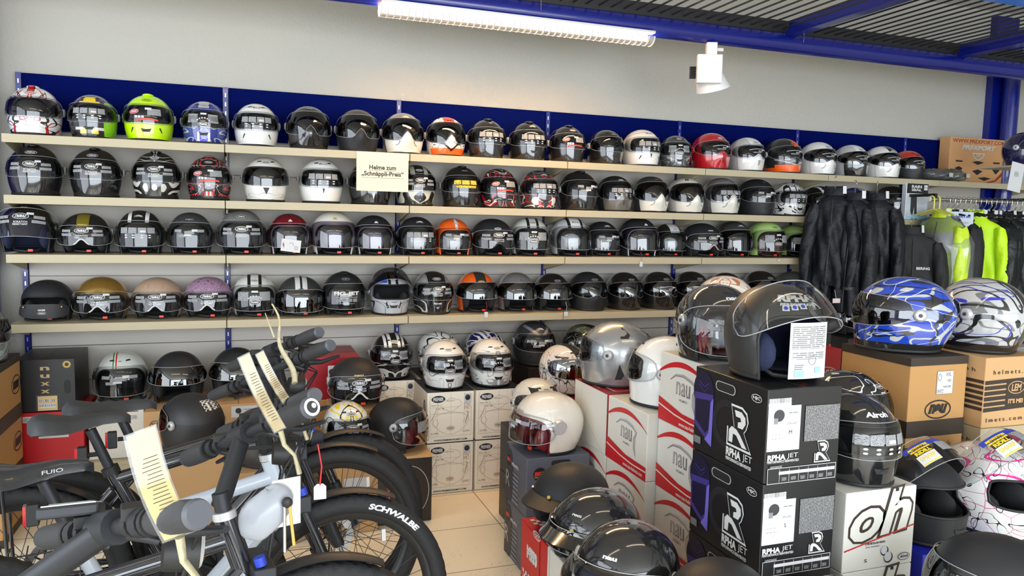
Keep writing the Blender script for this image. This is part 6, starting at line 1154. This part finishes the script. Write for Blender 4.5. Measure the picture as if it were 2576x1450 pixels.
    for E, s_ in ((L, 1), (Rr, -1)):
        a0 = E+d*s_*.0; a1 = E+d*s_*.125; b = MB(); n = 14; P = [a0+(a1-a0)*q for q in np.linspace(0, 1, n)]; r0 = .021 if not ergon else .026; b.tube(P, [r0*(.92+.10*sin(q*pi)) if i not in (0, n-1) else r0*.85 for i, q in enumerate(np.linspace(0, 1, n))], m_grip, 18, flat=1.0)
        g = b.build('grip', t); b = MB(); b.tube([a0-d*s_*.006, a0+d*s_*.002], [r0*.8, r0*.95], mat('grip_end_cap', (.09, .095, .11), .5), 20); b.tube([a1, a1+d*s_*.010], [r0*1.0, r0*1.0], m_black, 18); b.build('end_plug', g)
        if ergon and s_ == -1:
            b = MB(); n0 = -d*s_; u_ = np.cross(n0, [0, 0, 1]); u_ /= np.linalg.norm(u_); v_ = np.cross(u_, n0); c_ = a0-d*s_*.0072
            for rr, mm, e in ((.020, m_white, .0), (.0135, m_dgrey, .001)): A = np.linspace(0, 2*pi, 30, endpoint=False); b.add([c_+n0*e+u_*rr*cos(a)+v_*rr*sin(a) for a in A], [list(range(30))], mm, False)
            A = np.linspace(0, 2*pi, 16, endpoint=False); b.add([c_+n0*.002+u_*(.006*cos(a)-.004)+v_*(.006*sin(a)+.003) for a in A], [list(range(16))], m_white, False); b.build('round_emblem', g)
        # levers and clamps, pointing forward and down
        f_ = np.array([.9, 0, -.42]); c0 = E+d*s_*.155; b = MB(); b.tube([c0-d*.012, c0+d*.012], .021, m_anth, 14); b.tube([c0, c0+f_*.035, c0+f_*.055-d*s_*.03, c0+f_*.06-d*s_*.11], [.012, .011, .008, .005], m_anth, 8); b.tube([c0+f_*.03+d*s_*.0, c0+f_*.05+d*s_*.05], [.011, .008], m_black, 8); b.build('brake_lever', t)
        c1 = E+d*s_*.19; b = MB(); b.tube([c1-d*.008, c1+d*.008], .019, m_black, 12); b.box(c1+np.array([0, 0, .018]), (.035, .035, .02), m_black); b.tube([c1+np.array([-.01, 0, -.012]), c1+np.array([.03, 0, -.03])], [.009, .006], m_anth, 8); b.build('shifter', t, bevel=.003)
        b = MB()
        for j in range(2): p0 = c0+f_*.04+d*s_*.03*(j+1); b.tube([p0, p0+np.array([.07+.02*j, 0, -.01])+d*s_*.06, mid+np.array([.09, .02*s_, -.10-.03*j]), np.array((.85, .03*s_, .66)), np.array((.91, .05*s_, .45))], .0028, m_black, 6)
        b.build('cable', t)
    b = MB(); c_ = mid+np.array([.07, 0, -.05]); b.tube([c_, c_+np.array([.05, 0, -.005])], [.028, .034], m_black, 18); hl = b.build('headlight', t); b = MB(); b.tube([c_+np.array([.05, 0, -.005]), c_+np.array([.056, 0, -.006])], [.031, .026], m_silp, 18); b.build('lens', hl)
    if display:
        c_ = mid-d*.10*(1 if display is True else display)+np.array([-.02, 0, .035]); an = .35; b = MB(); Rm = np.array(Matrix.Rotation(-yaw, 3, 'Z') @ Matrix.Rotation(-.25, 3, 'X')); b.box(c_, (.085, .058, .018), m_anth, Rm); ds = b.build('display', t, bevel=.004); b = MB(); b.box(c_+Rm @ np.array([0, 0, .0095]), (.074, .048, .003), m_silp, Rm); b.box(c_+Rm @ np.array([0, 0, .0115]), (.056, .034, .003), m_lcd, Rm); b.build('screen', ds)
    if orange: b = MB(); b.ell((fh[0]-.03, -.03, fh[2]+.13), (.045, .008, .026), m_or, 10, np.array(Matrix.Rotation(.5, 3, 'Y'))); plab(b.build('wheel_reflector', t), 'orange oval reflector')
    if basket:
        b = MB()
        for q in range(9): b.tube([(-.18+q*.045, -.07, .50), (-.18+q*.045, -.16, .48), (-.18+q*.045, -.17, .30), (-.18+q*.045, -.08, .28)], .002, m_blkf, 5)
        for z in (.50, .43, .36, .30): b.tube([(-.18, -.165, z), (.18, -.165, z)], .0025, m_blkf, 5)
        b.build('side_basket', t)
    return t
def cw(d, lat, z): q = np.array([_F[0], _F[1]])/np.linalg.norm(_F[:2]); r = np.array([q[1], -q[0]]); P = CAM[:2]+q*d+r*lat; return (P[0], P[1], z)
LN = -.10; YW = R_(8.6)
bike((.68, -1.86), YW, LN, m_blkf, cw(2.90, -1.083, .90), cw(2.527, -.646, 1.103), 'black bicycle furthest from the camera, its grips against the red XS box', steer=.15)
bike((.62, -2.02), YW, LN, m_blkf, cw(2.714, -1.083, .83), cw(2.34, -.563, 1.092), 'black bicycle with luggage rack, second from the back', rack=True, basket=True)
bike((.595, -2.50), YW, LN, m_whf, cw(2.246, -.87, .83), cw(1.825, -.477, 1.057), 'white framed bicycle with glossy black saddle and lettered front tyre', text=True, orange=True, logo='FUIO', sad_m=mat('glossy_saddle', (.02, .022, .026), .22, coat=.6, bump=.05))
bike((.48, -2.86), R_(3), LN, m_blkf, cw(2.01, -.871, .83), cw(1.638, -.4385, 1.074), 'black bicycle with round white emblem on the grip end', ergon=True, steer=.1)
bike((.10, -3.40), R_(9), LN, m_ivf, cw(1.254, -.79, .936), cw(.913, -.385, 1.124), 'ivory bicycle nearest the camera with small grey display', display=.9, ergon=False, steer=-.6, wheels=(0, 1))
# price strips and tapes tied to the handlebars
m_lam = mat('yellow_price_paper', S3(205, 178, 84), .35, coat=.1); m_lam2 = mat('ochre_price_paper', S3(190, 160, 90), .3, coat=.5); m_prt = lines('strip_print', S3(226, 200, 110), S3(130, 105, 50), 60, 90, .5)
def strip(px0, py0, px1, py1, d, w_, m, label, d1=None, tape=True):
    A, B = at(px0, py0, d=d), at(px1, py1, d=d1 or d); c_ = (A+B)/2; t = thing('price_strip', label, 'price tag', tuple(c_), group='laminated price strips on the handlebars'); ax = (B-A); L = np.linalg.norm(ax); ax = ax/L; n = -_F; sd = np.cross(ax, n); sd /= np.linalg.norm(sd); n = np.cross(sd, ax)
    M_ = np.stack([sd, ax, n], 1); b = MB(); n_ = 12
    G = lambda e, ww, ll: np.array([[M_ @ np.array([u*ww/2, (v-.5)*ll, e+.012*sin(v*3.1)]) for u in (-1, 0, 1)] for v in np.linspace(0, 1, n_)])
    b.grid(G(0, w_, L*.97), m); b.build('card', t); b = MB(); b.grid(G(.0012, w_*1.15, L), m_bag); plab(b.build('laminate', t), 'clear laminate'); b = MB()
    for k in range(18): v = .25+k*.035; b.add([M_ @ np.array([u, (v+dv-.5)*L, .0022+.012*sin(v*3.1)]) for u, dv in ((-w_*.38, 0), (w_*(.1+.05*(k % 4)), 0), (w_*(.1+.05*(k % 4)), .006), (-w_*.38, .006))], [(0, 1, 2, 3)], m_dk, False)
    b.build('print_rows', t)
    if tape: b = MB(); P = [B-c_, B-c_+ax*.03+sd*.006, B-c_+ax*.06-sd*.004, B-c_+ax*.10+sd*.004]; b.tube(P, [.012, .010, .008, .011], m_tape, 8, flat=.5); b.build('tape', t)
strip(352, 1082, 452, 1352, .98, .040, m_lam, 'big yellow laminated price strip above the nearest grip')
strip(612, 893, 706, 1085, 1.62, .026, m_lam2, 'ochre laminated price strip, left of the two behind')
strip(652, 886, 728, 1020, 1.95, .022, m_lam2, 'ochre laminated price strip, right of the two behind')
A, B = at(684, 765, d=2.4), at(738, 965, d=2.3); t = thing('twisted_tape', 'thin twisted pale tape rising above the black grips', 'tape', tuple(B)); b = MB(); q = np.linspace(0, 1, 14); b.tube([(A-B)*(1-v)+np.array([.010*sin(9*v), 0, .0]) for v in q], [.003+.010*v for v in q], m_tape, 8, flat=.5); b.build('strand', t); b = MB(); b.tube([at(667, 788, d=2.38)-B, at(690, 850, d=2.36)-B], [.002, .005], m_tape, 6, flat=.5); b.build('loose_end', t)
P = at(805, 1238, d=1.75); t = thing('price_tag', 'white hang tag on red string below the grips', 'tag', tuple(P)); b = MB(); b.add([(-.014, 0, -.018), (.014, 0, -.018), (.014, 0, .012), (.007, 0, .019), (-.007, 0, .019), (-.014, 0, .012)], [list(range(6))], m_paper, False); b.box((0, .001, -.002), (.027, .001, .03), m_paper); b.build('card', t); b = MB(); b.tube([(0, 0, .016), (.004, .0, .06), (-.004, .01, .11)], .002, m_red, 5); b.build('string', t)
P = at(668, 1290, d=1.30); t = thing('plastic_bag', 'white plastic bag with papers tied below the handlebars', 'bag', tuple(P)); b = MB(); n = 14; th = np.linspace(0, pi, n)[:, None]; ph = np.linspace(0, 2*pi, 26, endpoint=False)[None, :]; f = 1+.05*np.sin(2*ph+2*th)+.03*np.sin(5*th+3*ph); b.grid(np.stack([np.sin(th)*np.cos(ph)*.045*f, np.sin(th)*np.sin(ph)*.03*f, np.cos(th)*.042*f+np.sin(th)*np.cos(ph)*.02*np.ones_like(ph)], -1), mat('white_film', (.32, .34, .38), .3, bump=.2, bscale=20), cv=True); b.build('bag_film', t)
b = MB(); b.box((.035, .012, .01), (.05, .002, .085), m_paper, rotz(.3)); b.build('paper', t); b = MB(); b.tube([(.03, -.03, .02), (.03, -.032, -.06)], .003, m_metal, 6); b.tube([(.038, -.03, .02), (.045, -.032, -.05)], .003, m_gold, 6); b.ell((.034, -.03, .025), (.009, .006, .010), m_black, 6); b.build('keys', t)
